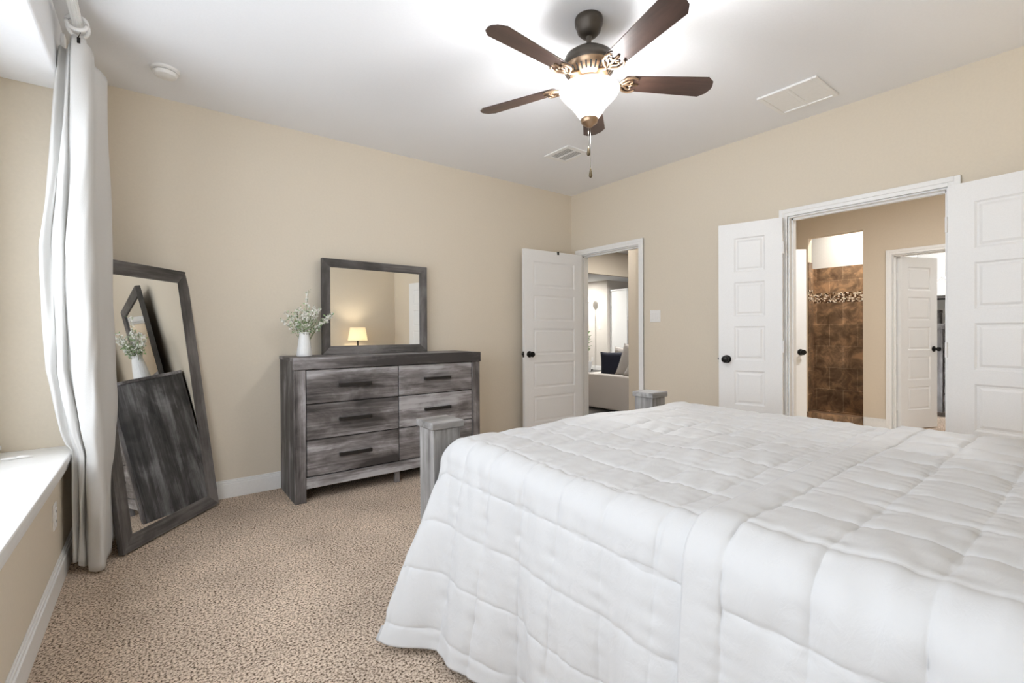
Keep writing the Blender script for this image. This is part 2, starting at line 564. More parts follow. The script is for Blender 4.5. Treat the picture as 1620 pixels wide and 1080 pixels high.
BB = 0.128
def baseboard(name, x0, y0, x1, y1, nx, ny):
    """run from (x0,y0) to (x1,y1); (nx,ny) points into the room"""
    m = MB()
    def bar(t, z0, z1):
        xs = sorted((x0, x1)); ys = sorted((y0, y1))
        if nx: xs = sorted((x0, x0 + nx * t))
        if ny: ys = sorted((y0, y0 + ny * t))
        m.box(xs[0], xs[1], ys[0], ys[1], z0, z1)
    bar(0.016, 0, BB - 0.028)
    bar(0.011, BB - 0.028, BB - 0.012)
    bar(0.007, BB - 0.012, BB)
    return struct(name, m, M_trim, bevel=0.003)
baseboard('baseboard_back', XL, 0, -0.016, 0, 0, -1)
baseboard('baseboard_left', XL, YF, XL, 0, 1, 0)
baseboard('baseboard_right', 0, D1b - 0.058, 0, D2a + 0.058, -1, 0)
baseboard('baseboard_front', XL, YF, 0, YF, 0, 1)

# ------------------------------------------------------------------ doors
def knob_mesh(sgn, x, z, t):
    k = MB()
    k.lathe([(0.0, 0.0), (0.033, 0.0), (0.033, 0.006), (0.024, 0.010), (0.012, 0.014), (0.011, 0.030), (0.018, 0.036), (0.027, 0.046), (0.029, 0.056), (0.024, 0.066), (0.012, 0.071), (0.0, 0.072)], n=24, cap=False)
    return k.xform(lambda a, b, c: (x + a, sgn * (t / 2 + c), z + b))

def door_leaf(parent, w, hinge, rz, knob=True, h=2.03, t=0.035, panels=5, stop=False, hinges=True, stile=0.118, dirn=1):
    """leaf runs from the hinge along local +X"""
    e = bpy.data.objects.new('door_leaf', None)
    m = MB()
    d = 0.007
    z0 = 0.012
    m.box(0, w, -t / 2 + d, t / 2 - d, z0, h)
    zs = [h - 0.118 - i * 0.352 for i in range(panels)]
    ph = 0.272
    rows = [(zs[i] - ph, zs[i]) for i in range(panels)]
    x0, x1 = stile, w - stile
    for sg in (-1, 1):
        ya, yb = sg * (t / 2 - d), sg * t / 2
        m.box(0, x0, ya, yb, z0, h).box(x1, w, ya, yb, z0, h)
        top = h
        for (a, b) in rows:
            m.box(x0, x1, ya, yb, b, top)
            top = a
        m.box(x0, x1, ya, yb, z0, top)
        for (a, b) in rows:
            rings = []
            for ins, dep in ((0.0, 0.0), (0.010, 0.0055), (0.020, 0.0060), (0.034, 0.0015)):
                y = sg * (t / 2 - dep)
                rings.append([(x0 + ins, y, a + ins), (x1 - ins, y, a + ins), (x1 - ins, y, b - ins), (x0 + ins, y, b - ins)])
            vs = [p for r in rings for p in r]
            fs = []
            for q in range(3):
                for k in range(4):
                    fs.append((q * 4 + k, q * 4 + (k + 1) % 4, q * 4 + 4 + (k + 1) % 4, q * 4 + 4 + k))
            fs.append((12, 13, 14, 15))
            m.add(vs, fs)
    o = m.build('door_leaf', M_door, parent)
    o.location = hinge
    o.rotation_euler = (0, 0, rz)
    if knob:
        for sg in (-1, 1): knob_mesh(sg, w - 0.062, 0.945, t).build('door_knob', M_black, o, auto=40)
        MB().box(w - 0.001, w + 0.002, -0.012, 0.012, 0.915, 0.975).lathe([(0.008, 0), (0.008, 0.010)], n=10, axis='X', c=(w, 0, 0.945)).build('latch_plate', M_black, o)
    if stop:
        MB().box(w - 0.47, w - 0.448, -t / 2 - 0.006, t / 2 + 0.006, h - 0.028, h + 0.006).build('door_stop', M_black, o)
    if hinges:
        for z in (0.28, 1.05, 1.80):
            MB().lathe([(0.007, 0), (0.007, 0.09)], n=10, c=(-0.005, dirn * (t / 2 + 0.003), z - 0.045)).build('hinge', M_door, o, auto=40)
    return o

def door_frame(parent, axis_y0, axis_y1, x_face, x_back, both=True, cw=0.057, head=DH):
    """casing and lining of an opening in a wall that runs along Y"""
    y0, y1 = max(axis_y0, axis_y1), min(axis_y0, axis_y1)
    j = MB()
    lt = 0.016
    j.box(x_face, x_back, y0, y0 - lt, 0, head).box(x_face, x_back, y1, y1 + lt, 0, head).box(x_face, x_back, y1 + lt, y0 - lt, head - lt, head)
    mid = (x_face + x_back) / 2
    j.box(mid - 0.018, mid + 0.018, y0 - lt, y0 - lt - 0.012, 0, head - lt).box(mid - 0.018, mid + 0.018, y1 + lt, y1 + lt + 0.012, 0, head - lt).box(mid - 0.018, mid + 0.018, y1 + lt, y0 - lt, head - lt - 0.012, head - lt)
    j.build('door_lining', M_trim, parent)
    sides = [(x_face, -1)] + ([(x_back, 1)] if both else [])
    for xf, s in sides:
        c = MB()
        for (in0, wd, th) in ((0.005, cw, 0.011), (cw * 0.55, cw * 0.45 + 0.005, 0.018), (0.005, 0.012, 0.014)):
            a0, a1 = y0 - 0.011 + in0, y0 - 0.011 + in0 + wd
            b0, b1 = y1 + 0.011 - in0, y1 + 0.011 - in0 - wd
            z0 = head - 0.011 + in0
            c.box(xf, xf + s * th, a0, a1, 0, z0 + wd).box(xf, xf + s * th, b0, b1, 0, z0 + wd).box(xf, xf + s * th, b0, a0, z0, z0 + wd)
        c.build('door_casing', M_trim, parent, bevel=0.002)

def dirang(a, b): return math.atan2(b[1] - a[1], b[0] - a[0])
d1 = struct_root('door_1')
door_frame(d1, D1a, D1b, 0, T)
a1 = (-0.030, -0.178, 0)
door_leaf(d1, 0.813, a1, dirang(a1, (-0.835, -0.150)), stop=True, dirn=-1)
d2 = struct_root('door_2')
door_frame(d2, D2a, D2b, 0, T)
aL = (-0.050, -2.315, 0)
door_leaf(d2, 0.457, aL, dirang(aL, (-0.163, -1.872)), dirn=1, panels=5)
d3 = struct_root('door_3')
aR = (-0.052, -3.250, 0)
door_leaf(d3, 0.457, aR, dirang(aR, (-0.11, -3.70)), dirn=-1)

# ------------------------------------------------------------------ bathroom hall, shower and closet behind the double door
BX = 2.96
SY0, SY1 = -1.372, -1.972           # shower opening
CY0, CY1 = -2.248, -2.93            # closet opening
struct('floor_hall', MB().box(0.0, 3.08, -4.3, -1.24, -0.1, -0.002), M_pale)
struct('ceiling_hall', MB().box(T, 5.3, -4.3, -1.02, H, H + 0.1), M_ceil)
hf = MB()
hf.box(BX, BX + T, -1.12, SY0, 0, H).box(BX, BX + T, SY0, SY1, 2.385, H).box(BX, BX + T, SY1, CY0, 0, H).box(BX, BX + T, CY0, CY1, 2.05, H).box(BX, BX + T, CY1, -4.3, 0, H)
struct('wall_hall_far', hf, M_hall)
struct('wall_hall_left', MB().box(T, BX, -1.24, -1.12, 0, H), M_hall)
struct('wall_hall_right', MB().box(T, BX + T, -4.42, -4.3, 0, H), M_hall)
baseboard('baseboard_hall', BX, SY1 - 0.004, BX, CY0 + 0.05, -1, 0)
d4 = struct_root('door_4')
door_frame(d4, CY0, CY1, BX, BX + T, head=2.05)
a4 = (3.055, -2.296, 0)
door_leaf(d4, 0.61, a4, dirang(a4, (3.628, -2.510)), dirn=1)
d5 = struct_root('door_5')
a5 = (1.098, -1.405, 0)
door_leaf(d5, 0.69, a5, dirang(a5, (1.645, -1.845)), dirn=1, hinges=False)
MB().box(1.02, 1.09, -1.40, -1.24, 0, 2.1).build('door_casing', M_trim, d5)

# shower
struct('wall_shower_back', MB().box(3.775, 3.895, -2.16, -1.03, 0, H), M_white_wall)
struct('wall_shower_side', MB().box(BX + T, 3.775, -1.12, -1.03, 0, H).box(BX + T, 3.775, -2.16, -2.10, 0, H), M_white_wall)
tw = MB().box(0, 0.95, -0.012, 0.0, 0.0, 1.565).box(0, 0.95, -0.012, 0.0, 1.705, 2.065)
o = tw.build('tiling', M_tile, loc=(3.773, -1.12, 0)); o.rotation_euler = (0, 0, -PI / 2); o['kind'] = 'structure'; o.name = 'wall_tiling_back'
mb_ = MB().box(0, 0.95, -0.014, 0.0, 1.565, 1.705).build('wall_mosaic_back', M_mosaic, loc=(3.773, -1.12, 0)); mb_.rotation_euler = (0, 0, -PI / 2); mb_['kind'] = 'structure'
struct('trim_6', MB().box(BX + 0.001, BX + T, SY0 - 0.012, SY0 + 0.0, 0.0, 1.565).box(BX + 0.001, BX + T, SY0 - 0.012, SY0, 1.705, 2.065), M_tile)
struct('trim_7', MB().box(BX + 0.001, BX + T, SY0 - 0.013, SY0, 1.565, 1.705), M_mosaic)
ts = MB().box(0, 0.68, -0.03, 0.0, 0.0, 1.565).box(0, 0.68, -0.03, 0.0, 1.705, 2.065).build('wall_tiling_side', M_tile, loc=(BX + T, -1.12, 0)); ts['kind'] = 'structure'
ms = MB().box(0, 0.68, -0.032, 0.0, 1.565, 1.705).build('wall_mosaic_side', M_mosaic, loc=(BX + T, -1.12, 0)); ms['kind'] = 'structure'
struct('floor_shower', MB().box(BX + T, 3.775, -2.1, -1.12, -0.1, 0.012), M_tile)
struct('trim_5', MB().box(BX - 0.04, BX + T + 0.02, SY1 + 0.002, SY0 - 0.002, 0.0, 0.115), M_tile, bevel=0.004)     # shower curb

# closet
struct('floor_closet', MB().box(BX + T, 5.3, -4.3, -2.16, -0.1, -0.001), M_carpet)
struct('wall_closet_back', MB().box(5.05, 5.17, -4.3, -1.0, 0, H), M_white_wall)
struct('wall_closet_left', MB().box(3.895, 5.05, -1.45, -1.35, 0, H).box(BX + T, 3.9, -2.28, -2.16, 0, H), M_white_wall)
struct('wall_closet_right', MB().box(BX + T, 5.05, -4.3, -4.2, 0, H), M_white_wall)
sh = thing('closet_shelf', 'white closet shelf with hanging rod seen past the open closet door', 'shelf', (4.72, -2.6, 1.655))
MB().box(-0.15, 0.33, -1.2, 1.09, -0.018, 0.0).build('shelf_board', M_trim, sh)
MB().tube([(0.0, -1.2, -0.06), (0.0, 1.0, -0.06)], 0.012).build('hanging_rod', M_black, sh, smooth=True)
for yy in (0.75, -1.0): MB().box(-0.012, 0.33, yy, yy + 0.02, -0.16, -0.018).build('bracket', M_trim, sh)
hb = MB()
for (a, b) in (((-0.10, 0), (-0.10, 0.13)), ((-0.10, 0.13), (0.0, 0.235)), ((0.0, 0.235), (0.10, 0.13)), ((0.10, 0.13), (0.10, 0)), ((-0.10, 0), (0.10, 0))):
    hb.tube([(0, a[0], a[1] + 0.008), (0, b[0], b[1] + 0.008)], 0.008, 6)
    hb.tube([(0.12, a[0], a[1] + 0.008), (0.12, b[0], b[1] + 0.008)], 0.008, 6)
for (y, z) in ((-0.1, 0.0), (0.1, 0.0), (-0.1, 0.13), (0.1, 0.13), (0.0, 0.235)): hb.tube([(0, y, z + 0.008), (0.12, y, z + 0.008)], 0.008, 6)
hl = hb.build('house_lantern', M_trim, loc=(4.66, -2.385, 1.655))
tag(hl, 'white house-shaped frame ornament on the closet shelf', 'ornament')
cd = thing('closet_chest', 'dark grey wooden chest of drawers standing inside the closet', 'chest of drawers', (4.55, -2.05, 0))
MB().box(-0.02, 0.42, -1.3, 0.5, 1.18, 1.255).build('top', M_kx, cd, bevel=0.004)
MB().box(0, 0.42, -0.36, 0.5, 0.06, 1.18).build('side_panel', M_kz, cd)
cb_ = MB().box(0.03, 0.42, -1.28, -0.36, 0.06, 1.18); cb_.build('body', M_kx, cd)
for k in range(5):
    dr = MB().box(0.012, 0.03, -1.26, -0.375, 0.10 + k * 0.215, 0.30 + k * 0.215).build('drawer', M_kx, cd, bevel=0.003)
    MB().box(-0.012, 0.002, -0.92, -0.72, 0.195 + k * 0.215, 0.215 + k * 0.215).box(0.0, 0.012, -0.91, -0.90, 0.2 + k * 0.215, 0.21 + k * 0.215).box(0.0, 0.012, -0.74, -0.73, 0.2 + k * 0.215, 0.21 + k * 0.215).build('handle', M_handle, dr)
for (fx, fy_) in ((0.02, -1.26), (0.02, 0.42), (0.36, -1.26), (0.36, 0.42)): MB().box(fx, fx + 0.05, fy_, fy_ + 0.06, 0, 0.06).build('foot', M_kz, cd)
bx = thing('storage_box', 'dark grey box standing on the closet chest of drawers', 'box', (4.72, -2.20, 1.255))
MB().box(-0.1, 0.1, -0.16, 0.16, 0, 0.15).build('body', M_kx, bx, bevel=0.004)
MB().box(-0.105, 0.105, -0.165, 0.165, 0.15, 0.19).build('lid', M_kx, bx, bevel=0.004)

# ------------------------------------------------------------------ living room and kitchen beyond the single door
struct('floor_living', MB().box(0.0, 10.2, -1.03, 8.4, -0.1, -0.002), M_lwood)
struct('wall_living_right', MB().box(T, 10.2, -1.12, -1.03, 0, 3.5), M_pale)
struct('wall_vestibule', MB().box(0.75, 0.87, -1.03, -0.215, 0, 3.4).box(0.45, 0.75, -1.03, -0.56, 0, 3.4), M_hall)
struct('wall_living_left', MB().box(0.0, T, T, 8.4, 0, 3.5).box(T, 10.2, 8.3, 8.4, 0, 3.5), M_pale)
struct('ceiling_living', MB().box(0.0, 10.2, -1.12, 4.85, 3.4, 3.5), M_ceil)
struct('wall_living_header', MB().box(T, 10.2, 4.75, 4.85, H, 3.4), M_hall)
struct('ceiling_kitchen', MB().box(T, 10.2, 4.85, 8.4, H, H + 0.1), M_ceil)
struct('wall_kitchen', MB().box(7.05, 7.17, 5.62, 8.3, 0, H).box(7.17, 10.1, 5.62, 5.74, 0, H), M_pale)
struct('wall_living_far', MB().box(10.1, 10.2, -1.03, 5.62, 0, 3.5), M_pale)
baseboard('baseboard_kitchen', 7.05, 5.62, 7.05, 8.3, -1, 0)

def wall_plate(name, label, cat, loc, rz, w=0.072, h=0.116, n=1, rocker=True):
    """wall plate facing local -Y"""
    t = thing(name, label, cat, loc, rz)
    MB().box(-w / 2, w / 2, -0.006, 0, -h / 2, h / 2).build('cover_plate', M_plastic, t, bevel=0.003)
    for k in range(n):
        cx = (k - (n - 1) / 2) * 0.046
        if rocker: MB().box(cx - 0.016, cx + 0.016, -0.010, -0.004, -0.034, 0.034).build('rocker', M_plastic, t, bevel=0.002)
        else:
            for z in (-0.022, 0.022):
                s_ = MB().box(cx - 0.016, cx + 0.016, -0.009, -0.004, z - 0.015, z + 0.015).build('socket', M_plastic, t, bevel=0.003)
                MB().box(cx - 0.008, cx - 0.005, -0.0095, -0.008, z - 0.005, z + 0.005).box(cx + 0.005, cx + 0.008, -0.0095, -0.008, z - 0.005, z + 0.005).build('slot', M_dark, s_)
    return t
wall_plate('light_switch', 'white double light switch on the wall beside the open bedroom door', 'light switch', (0, -1.14, 1.32), -PI / 2, w=0.116, n=2)
wall_plate('power_outlet', 'white power outlet under the white window ledge', 'power outlet', (XL, -0.975, 0.355), PI / 2, rocker=False)
wall_plate('light_switch', 'white light switch on the far kitchen wall', 'light switch', (7.05, 5.935, 1.30), -PI / 2)
wall_plate('power_outlet', 'white power outlet low on the far kitchen wall', 'power outlet', (7.05, 6.235, 0.33), -PI / 2, rocker=False)

kc = thing('oven_cabinet', 'tall white kitchen cabinet seen through the bedroom door, with wall oven', 'cabinet', (7.16, 4.97, 0))
MB().box(0, 0.80, 0.0, 0.64, 0.1, 2.40).build('body', M_cab, kc, bevel=0.003)
MB().box(-0.02, 0.82, -0.03, 0.64, 2.40, 2.45).build('crown_moulding', M_cab, kc, bevel=0.008)
MB().box(0.03, 0.78, 0.04, 0.64, 0, 0.1).build('plinth', M_cab, kc)
for i in range(2):
    dd = MB().box(0.02 + 0.385 * i, 0.395 + 0.385 * i, -0.02, 0, 1.62, 2.38).build('cabinet_door', M_cab, kc, bevel=0.003)
    MB().box(0.08 + 0.385 * i, 0.335 + 0.385 * i, -0.024, -0.02, 1.68, 2.32).build('door_panel', M_cab, dd, bevel=0.003)
MB().box(0.02, 0.78, -0.02, 0, 0.12, 0.40).build('drawer', M_cab, kc, bevel=0.003)
ov = thing('wall_oven', 'black glass wall oven with steel trim built into the kitchen cabinet', 'oven', (7.16, 4.97, 0))
MB().box(0.03, 0.77, -0.022, -0.001, 0.45, 1.52).build('body', M_steel, ov, bevel=0.003)
MB().box(0.04, 0.76, -0.026, -0.022, 1.42, 1.51).build('control_panel', M_steel, ov)
MB().box(0.06, 0.74, -0.027, -0.022, 0.95, 1.33).build('upper_window', M_ovenglass, ov)
MB().box(0.06, 0.74, -0.027, -0.022, 0.48, 0.82).build('lower_window', M_ovenglass, ov)
for z in (1.37, 0.87): MB().tube([(0.08, -0.06, z), (0.72, -0.06, z)], 0.012).tube([(0.1, -0.06, z), (0.1, -0.02, z)], 0.008).tube([(0.7, -0.06, z), (0.7, -0.02, z)], 0.008).build('handle', M_steel, ov, smooth=True)

fl = thing('floor_lamp', 'lit globe lamp on a thin dark pole by the kitchen wall', 'lamp', (6.80, 6.17, 0))
MB().lathe([(0.0, 0), (0.14, 0), (0.14, 0.02), (0.02, 0.035), (0.011, 0.05), (0.011, 2.06), (0.03, 2.08), (0.03, 2.1)]).build('pole', M_black, fl, auto=40)
MB().lathe([(0.02, 2.09)] + [(0.085 * math.sin(PI * k / 14), 2.18 - 0.085 * math.cos(PI * k / 14)) for k in range(2, 14)] + [(0.001, 2.265)]).build('globe', M_globe, fl, smooth=True)

pl = thing('potted_plant', 'green leafy plant standing in front of the kitchen wall', 'plant', (6.35, 5.83, 0))
MB().lathe([(0.0, 0), (0.13, 0), (0.17, 0.30), (0.16, 0.30), (0.15, 0.27), (0.0, 0.27)], cap=False).build('pot', M_ceramic, pl, auto=40)
pm = MB().tube([(0, 0, 0.27), (0.02, 0.01, 0.7), (0, 0.03, 1.05)], [0.02, 0.016, 0.01])
pm.build('stem', M_stem, pl, smooth=True)
lm = MB()
for k in range(26):
    a = k * 2.4; z = 0.55 + 0.62 * k / 26; L = 0.24; el = 0.5
    d = Vector((math.cos(a) * math.cos(el), math.sin(a) * math.cos(el), math.sin(el))); s_ = Vector((-math.sin(a), math.cos(a), 0)); p0 = Vector((0, 0.02, z))
    lm.add([p0, p0 + d * L * 0.5 + s_ * 0.05 + Vector((0, 0, 0.02)), p0 + d * L, p0 + d * L * 0.5 - s_ * 0.05 + Vector((0, 0, 0.02)), p0 + d * L * 0.55], [(0, 1, 4), (1, 2, 4), (2, 3, 4), (3, 0, 4)])
o = lm.build('foliage', M_plant, pl, smooth=True)

sf = thing('sofa', 'greige fabric sofa in the living room seen through the bedroom door', 'sofa', (1.47, 0, 0))
MB().box(0.02, 2.3, 0.25, 1.85, 0.04, 0.30).build('base', M_sofa, sf, bevel=0.03, segs=3)
MB().box(0.0, 0.17, 0.15, 1.85, 0.02, 0.535).build('armrest', M_sofa, sf, bevel=0.025, segs=3)
MB().box(0.0, 2.3, -0.07, 0.15, 0.02, 0.60).build('backrest', M_sofa, sf, bevel=0.03, segs=3)
MB().box(0.175, 1.2, 0.16, 1.87, 0.30, 0.46).build('seat_cushion', M_sofa, sf, bevel=0.04, segs=3)
MB().box(1.21, 2.28, 0.16, 1.87, 0.30, 0.46).build('seat_cushion', M_sofa, sf, bevel=0.04, segs=3)
MB().box(2.2, 2.4, 0.16, 1.85, 0.02, 0.60).build('armrest', M_sofa, sf, bevel=0.025, segs=3)

def cushion(name, label, m, loc, rot, w=0.44, h=0.44, t=0.15, piping=None):
    n = 14
    vs, fs = [], []
    for sg in (1, -1):
        for i in range(n + 1):
            for j in range(n + 1):
                u, v = i / n * 2 - 1, j / n * 2 - 1
                k = (1 - u ** 4) * (1 - v ** 4)
                pin = 1 - 0.06 * (1 - abs(u) ** 3) * abs(v) ** 6 
                pin2 = 1 - 0.06 * (1 - abs(v) ** 3) * abs(u) ** 6
                vs.append((u * w / 2 * pin2, sg * t / 2 * k ** 0.6, v * h / 2 * pin))
    for s0 in (0, (n + 1) ** 2):
        for i in range(n):
            for j in range(n):
                a = s0 + i * (n + 1) + j
                fs.append((a, a + 1, a + n + 2, a + n + 1))
    mb = MB().add(vs, fs)
    o = mb.build(name, m, smooth=True, loc=loc)
    bm = bmesh.new(); bm.from_mesh(o.data); bmesh.ops.remove_doubles(bm, verts=bm.verts, dist=0.0008); bmesh.ops.recalc_face_normals(bm, faces=bm.faces); bm.to_mesh(o.data); bm.free()
    o.rotation_euler = rot
    tag(o, label, 'cushion')
    return o
cushion('cushion', 'dark navy square cushion at the end of the living room sofa', M_navy, (1.80, 0.89, 0.655), (-0.12, 0, -0.80), 0.44, 0.42, 0.14)
cushion('cushion', 'larger plain grey cushion leaning beside the navy one on the sofa', M_greyc, (1.82, 0.53, 0.70), (-0.2, 0.30, -0.85), 0.46, 0.50, 0.17)
cushion('cushion', 'light grey cushion at the doorway edge, in front of the larger grey cushion', M_greyc, (1.72, 0.32, 0.635), (-0.2, 0.42, -0.9), 0.42, 0.40, 0.15)
cushion('cushion', 'pale cushion peeking out behind the navy cushion on the sofa', M_sofa, (2.08, 0.88, 0.70), (-0.1, 0.1, -0.8), 0.42, 0.44, 0.14)

# fixtures for the unseen lamps added to light the neighbouring rooms
for i, (x, y, z, p, c) in enumerate(ADDED_LAMPS):
    lab = ['unseen round ceiling lamp added to light the bathroom hall', 'unseen round ceiling lamp added to light the shower', 'unseen round ceiling lamp added to light the closet', 'unseen round ceiling lamp added to light the living room', 'unseen round ceiling lamp added in front of the kitchen', 'unseen round ceiling lamp added by the far kitchen wall'][i]
    t = thing('added_ceiling_lamp', lab, 'lamp', (x, y, z))
    MB().lathe([(0.085, 0), (0.11, 0), (0.11, -0.012), (0.088, -0.02), (0.085, -0.012)], cap=False).build('trim_ring', M_trim, t, auto=40)
    MB().lathe([(0.0, -0.008), (0.086, -0.008), (0.086, -0.012), (0.0, -0.012)], cap=False).build('lens', M_can, t)

# ------------------------------------------------------------------ dresser, its mirror, vase
DX0, DX1, DD, DZ = -3.098, -1.588, 0.448, 1.003
dr = thing('dresser', 'weathered grey wooden dresser with six drawers against the beige wall', 'dresser', ((DX0 + DX1) / 2, -DD / 2 - 0.016, 0))
hw = (DX1 - DX0) / 2
fy = -DD / 2
byy = DD / 2
MB().box(-hw - 0.005, hw + 0.005, fy + 0.022, byy, DZ - 0.024, DZ).build('top', M_dx, dr, bevel=0.003)
MB().box(-hw - 0.006, hw + 0.006, fy - 0.012, fy + 0.022, DZ - 0.083, DZ + 0.001).build('top_rail', M_dx, dr, bevel=0.005)
for s in (-1, 1):
    MB().box(s * (hw - 0.002), s * (hw - 0.022), fy + 0.022, byy, 0, DZ - 0.022).build('side_panel', M_sz, dr, bevel=0.002)
    MB().box(s * (hw + 0.0), s * (hw - 0.076), fy, fy + 0.022, 0, DZ - 0.083).build('stile', M_dz, dr, bevel=0.003)
MB().box(-hw + 0.022, hw - 0.022, fy + 0.03, byy - 0.01, 0.16, DZ - 0.03).build('carcass', M_dark, dr)
MB().box(-hw + 0.076, hw - 0.076, fy + 0.004, fy + 0.024, 0.092, 0.168).build('bottom_rail', M_dx, dr, bevel=0.003)
MB().box(-0.02, 0.02, fy + 0.03, fy + 0.06, 0, 0.16).build('centre_leg', M_kz, dr, bevel=0.003)
rows = [(0.681, 0.915), (0.430, 0.674), (0.176, 0.423)]
xi0, xm, xi1 = -hw + 0.082, 0.003, hw - 0.082
for (a, b) in rows:
    for (x0, x1) in ((xi0, xm - 0.003), (xm + 0.003, xi1)):
        d_ = MB().box(x0, x1, fy + 0.004, fy + 0.026, a, b).build('drawer', M_dx, dr, bevel=0.0025)
        cx, cz = (x0 + x1) / 2, (a + b) / 2 + 0.003
        h_ = MB().box(cx - 0.118, cx + 0.118, fy - 0.024, fy - 0.012, cz - 0.012, cz + 0.012)
        h_.box(cx - 0.118, cx - 0.100, fy - 0.014, fy + 0.004, cz - 0.012, cz + 0.012).box(cx + 0.100, cx + 0.118, fy - 0.014, fy + 0.004, cz - 0.012, cz + 0.012)
        h_.build('handle', M_handle, d_, bevel=0.002)

def framed_mirror(parent, w, h, fw, t, mx, mz, fx=None):
    """picture-frame mirror standing on local z=0, centred on x, facing -Y; mitred frame of four rails"""
    for side in range(4):
        m = MB()
        def q(x, z):
            return x, z
        if side == 0: pts = [(-w / 2, 0), (w / 2, 0), (w / 2 - fw, fw), (-w / 2 + fw, fw)]
        elif side == 1: pts = [(-w / 2, h), (-w / 2 + fw, h - fw), (w / 2 - fw, h - fw), (w / 2, h)]
        elif side == 2: pts = [(-w / 2, 0), (-w / 2 + fw, fw), (-w / 2 + fw, h - fw), (-w / 2, h)]
        else: pts = [(w / 2, 0), (w / 2, h), (w / 2 - fw, h - fw), (w / 2 - fw, fw)]
        inner = [abs(abs(x) - (w / 2 - fw)) < 1e-6 and (abs(z - fw) < 1e-6 or abs(z - h + fw) < 1e-6) for x, z in pts]
        vs = [(x, (-t + 0.012 if inn else -t), z) for (x, z), inn in zip(pts, inner)] + [(x, 0, z) for x, z in pts]
        m.add(vs, [(0, 1, 2, 3), (7, 6, 5, 4), (0, 4, 5, 1), (1, 5, 6, 2), (2, 6, 7, 3), (3, 7, 4, 0)])
        m.build('frame_rail', mx if side < 2 else mz, parent, bevel=0.002)
    MB().box(-w / 2 + fw - 0.004, w / 2 - fw + 0.004, -0.016, -0.013, fw - 0.004, h - fw + 0.004).build('mirror_glass', M_mirror, parent)
    MB().box(-w / 2 + 0.02, w / 2 - 0.02, -0.012, -0.001, 0.02, h - 0.02).build('backing', M_kx, parent)

m2 = thing('dresser_mirror', 'rectangular mirror in a grey wooden frame standing on the dresser', 'mirror', (-2.352, -0.052, 1.004), math.radians(1.5))
framed_mirror(m2, 0.915, 0.757, 0.066, 0.036, M_kx, M_kz)

# floor mirror leaning into the corner
bl = Vector((-4.008, -0.685, 0.004)); br = Vector((-3.528, -0.106, 0.004)); tr_ = Vector((-3.735, -0.022, 1.589))
ex = (br - bl); mw = ex.length; ex.normalize()
ez = (tr_ - br); ez -= ex * ez.dot(ex); mh = ez.length; ez.normalize()
ey = ez.cross(ex)
fm = thing('floor_mirror', 'tall mirror in a dark grey wooden frame leaning in the corner by the curtain', 'mirror', (0, 0, 0))
fm.matrix_world = Matrix(((ex.x, ey.x, ez.x, (bl.x + br.x) / 2), (ex.y, ey.y, ez.y, (bl.y + br.y) / 2), (ex.z, ey.z, ez.z, bl.z + 0.002), (0, 0, 0, 1)))
framed_mirror(fm, mw, mh, 0.082, 0.03, M_kx, M_kz)

def vase_prof(n=64):
    prof = [(0.0, 0.0), (0.050, 0.0), (0.053, 0.006), (0.050, 0.03), (0.045, 0.075), (0.0395, 0.115), (0.034, 0.150), (0.0325, 0.163), (0.036, 0.172), (0.038, 0.178), (0.035, 0.178), (0.029, 0.165), (0.031, 0.15), (0.04, 0.05), (0.0, 0.02)]
    m = MB().lathe(prof, n=72, cap=False)
    out = []
    for (x, y, z) in m.v:
        a = math.atan2(y, x); r = math.hypot(x, y)
        k = 1 + (0.022 * math.cos(24 * a) if 0.01 < z < 0.155 and r > 0.031 else 0)
        out.append((x * k, y * k, z))
    m.v = out
    return m
VX, VY = -2.975, -0.235
vz = vase_prof().build('vase', M_ceramic, smooth=True, loc=(VX, VY, 1.003))
tag(vz, 'white ribbed ceramic vase on the left end of the dresser', 'vase')
bq = thing('flower_bouquet', 'white and pale green flower sprigs standing in the white ribbed vase', 'flowers', (VX, VY, 1.10))
rng = random.Random(5)
def leafq(mb, p, d, L, wd):
    d = d.normalized()
    s_ = d.cross(Vector((rng.uniform(-1, 1), rng.uniform(-1, 1), rng.uniform(-1, 1)))).normalized() * wd
    mb.add([p, p + d * L * 0.5 + s_, p + d * L, p + d * L * 0.5 - s_], [(0, 1, 2, 3)])
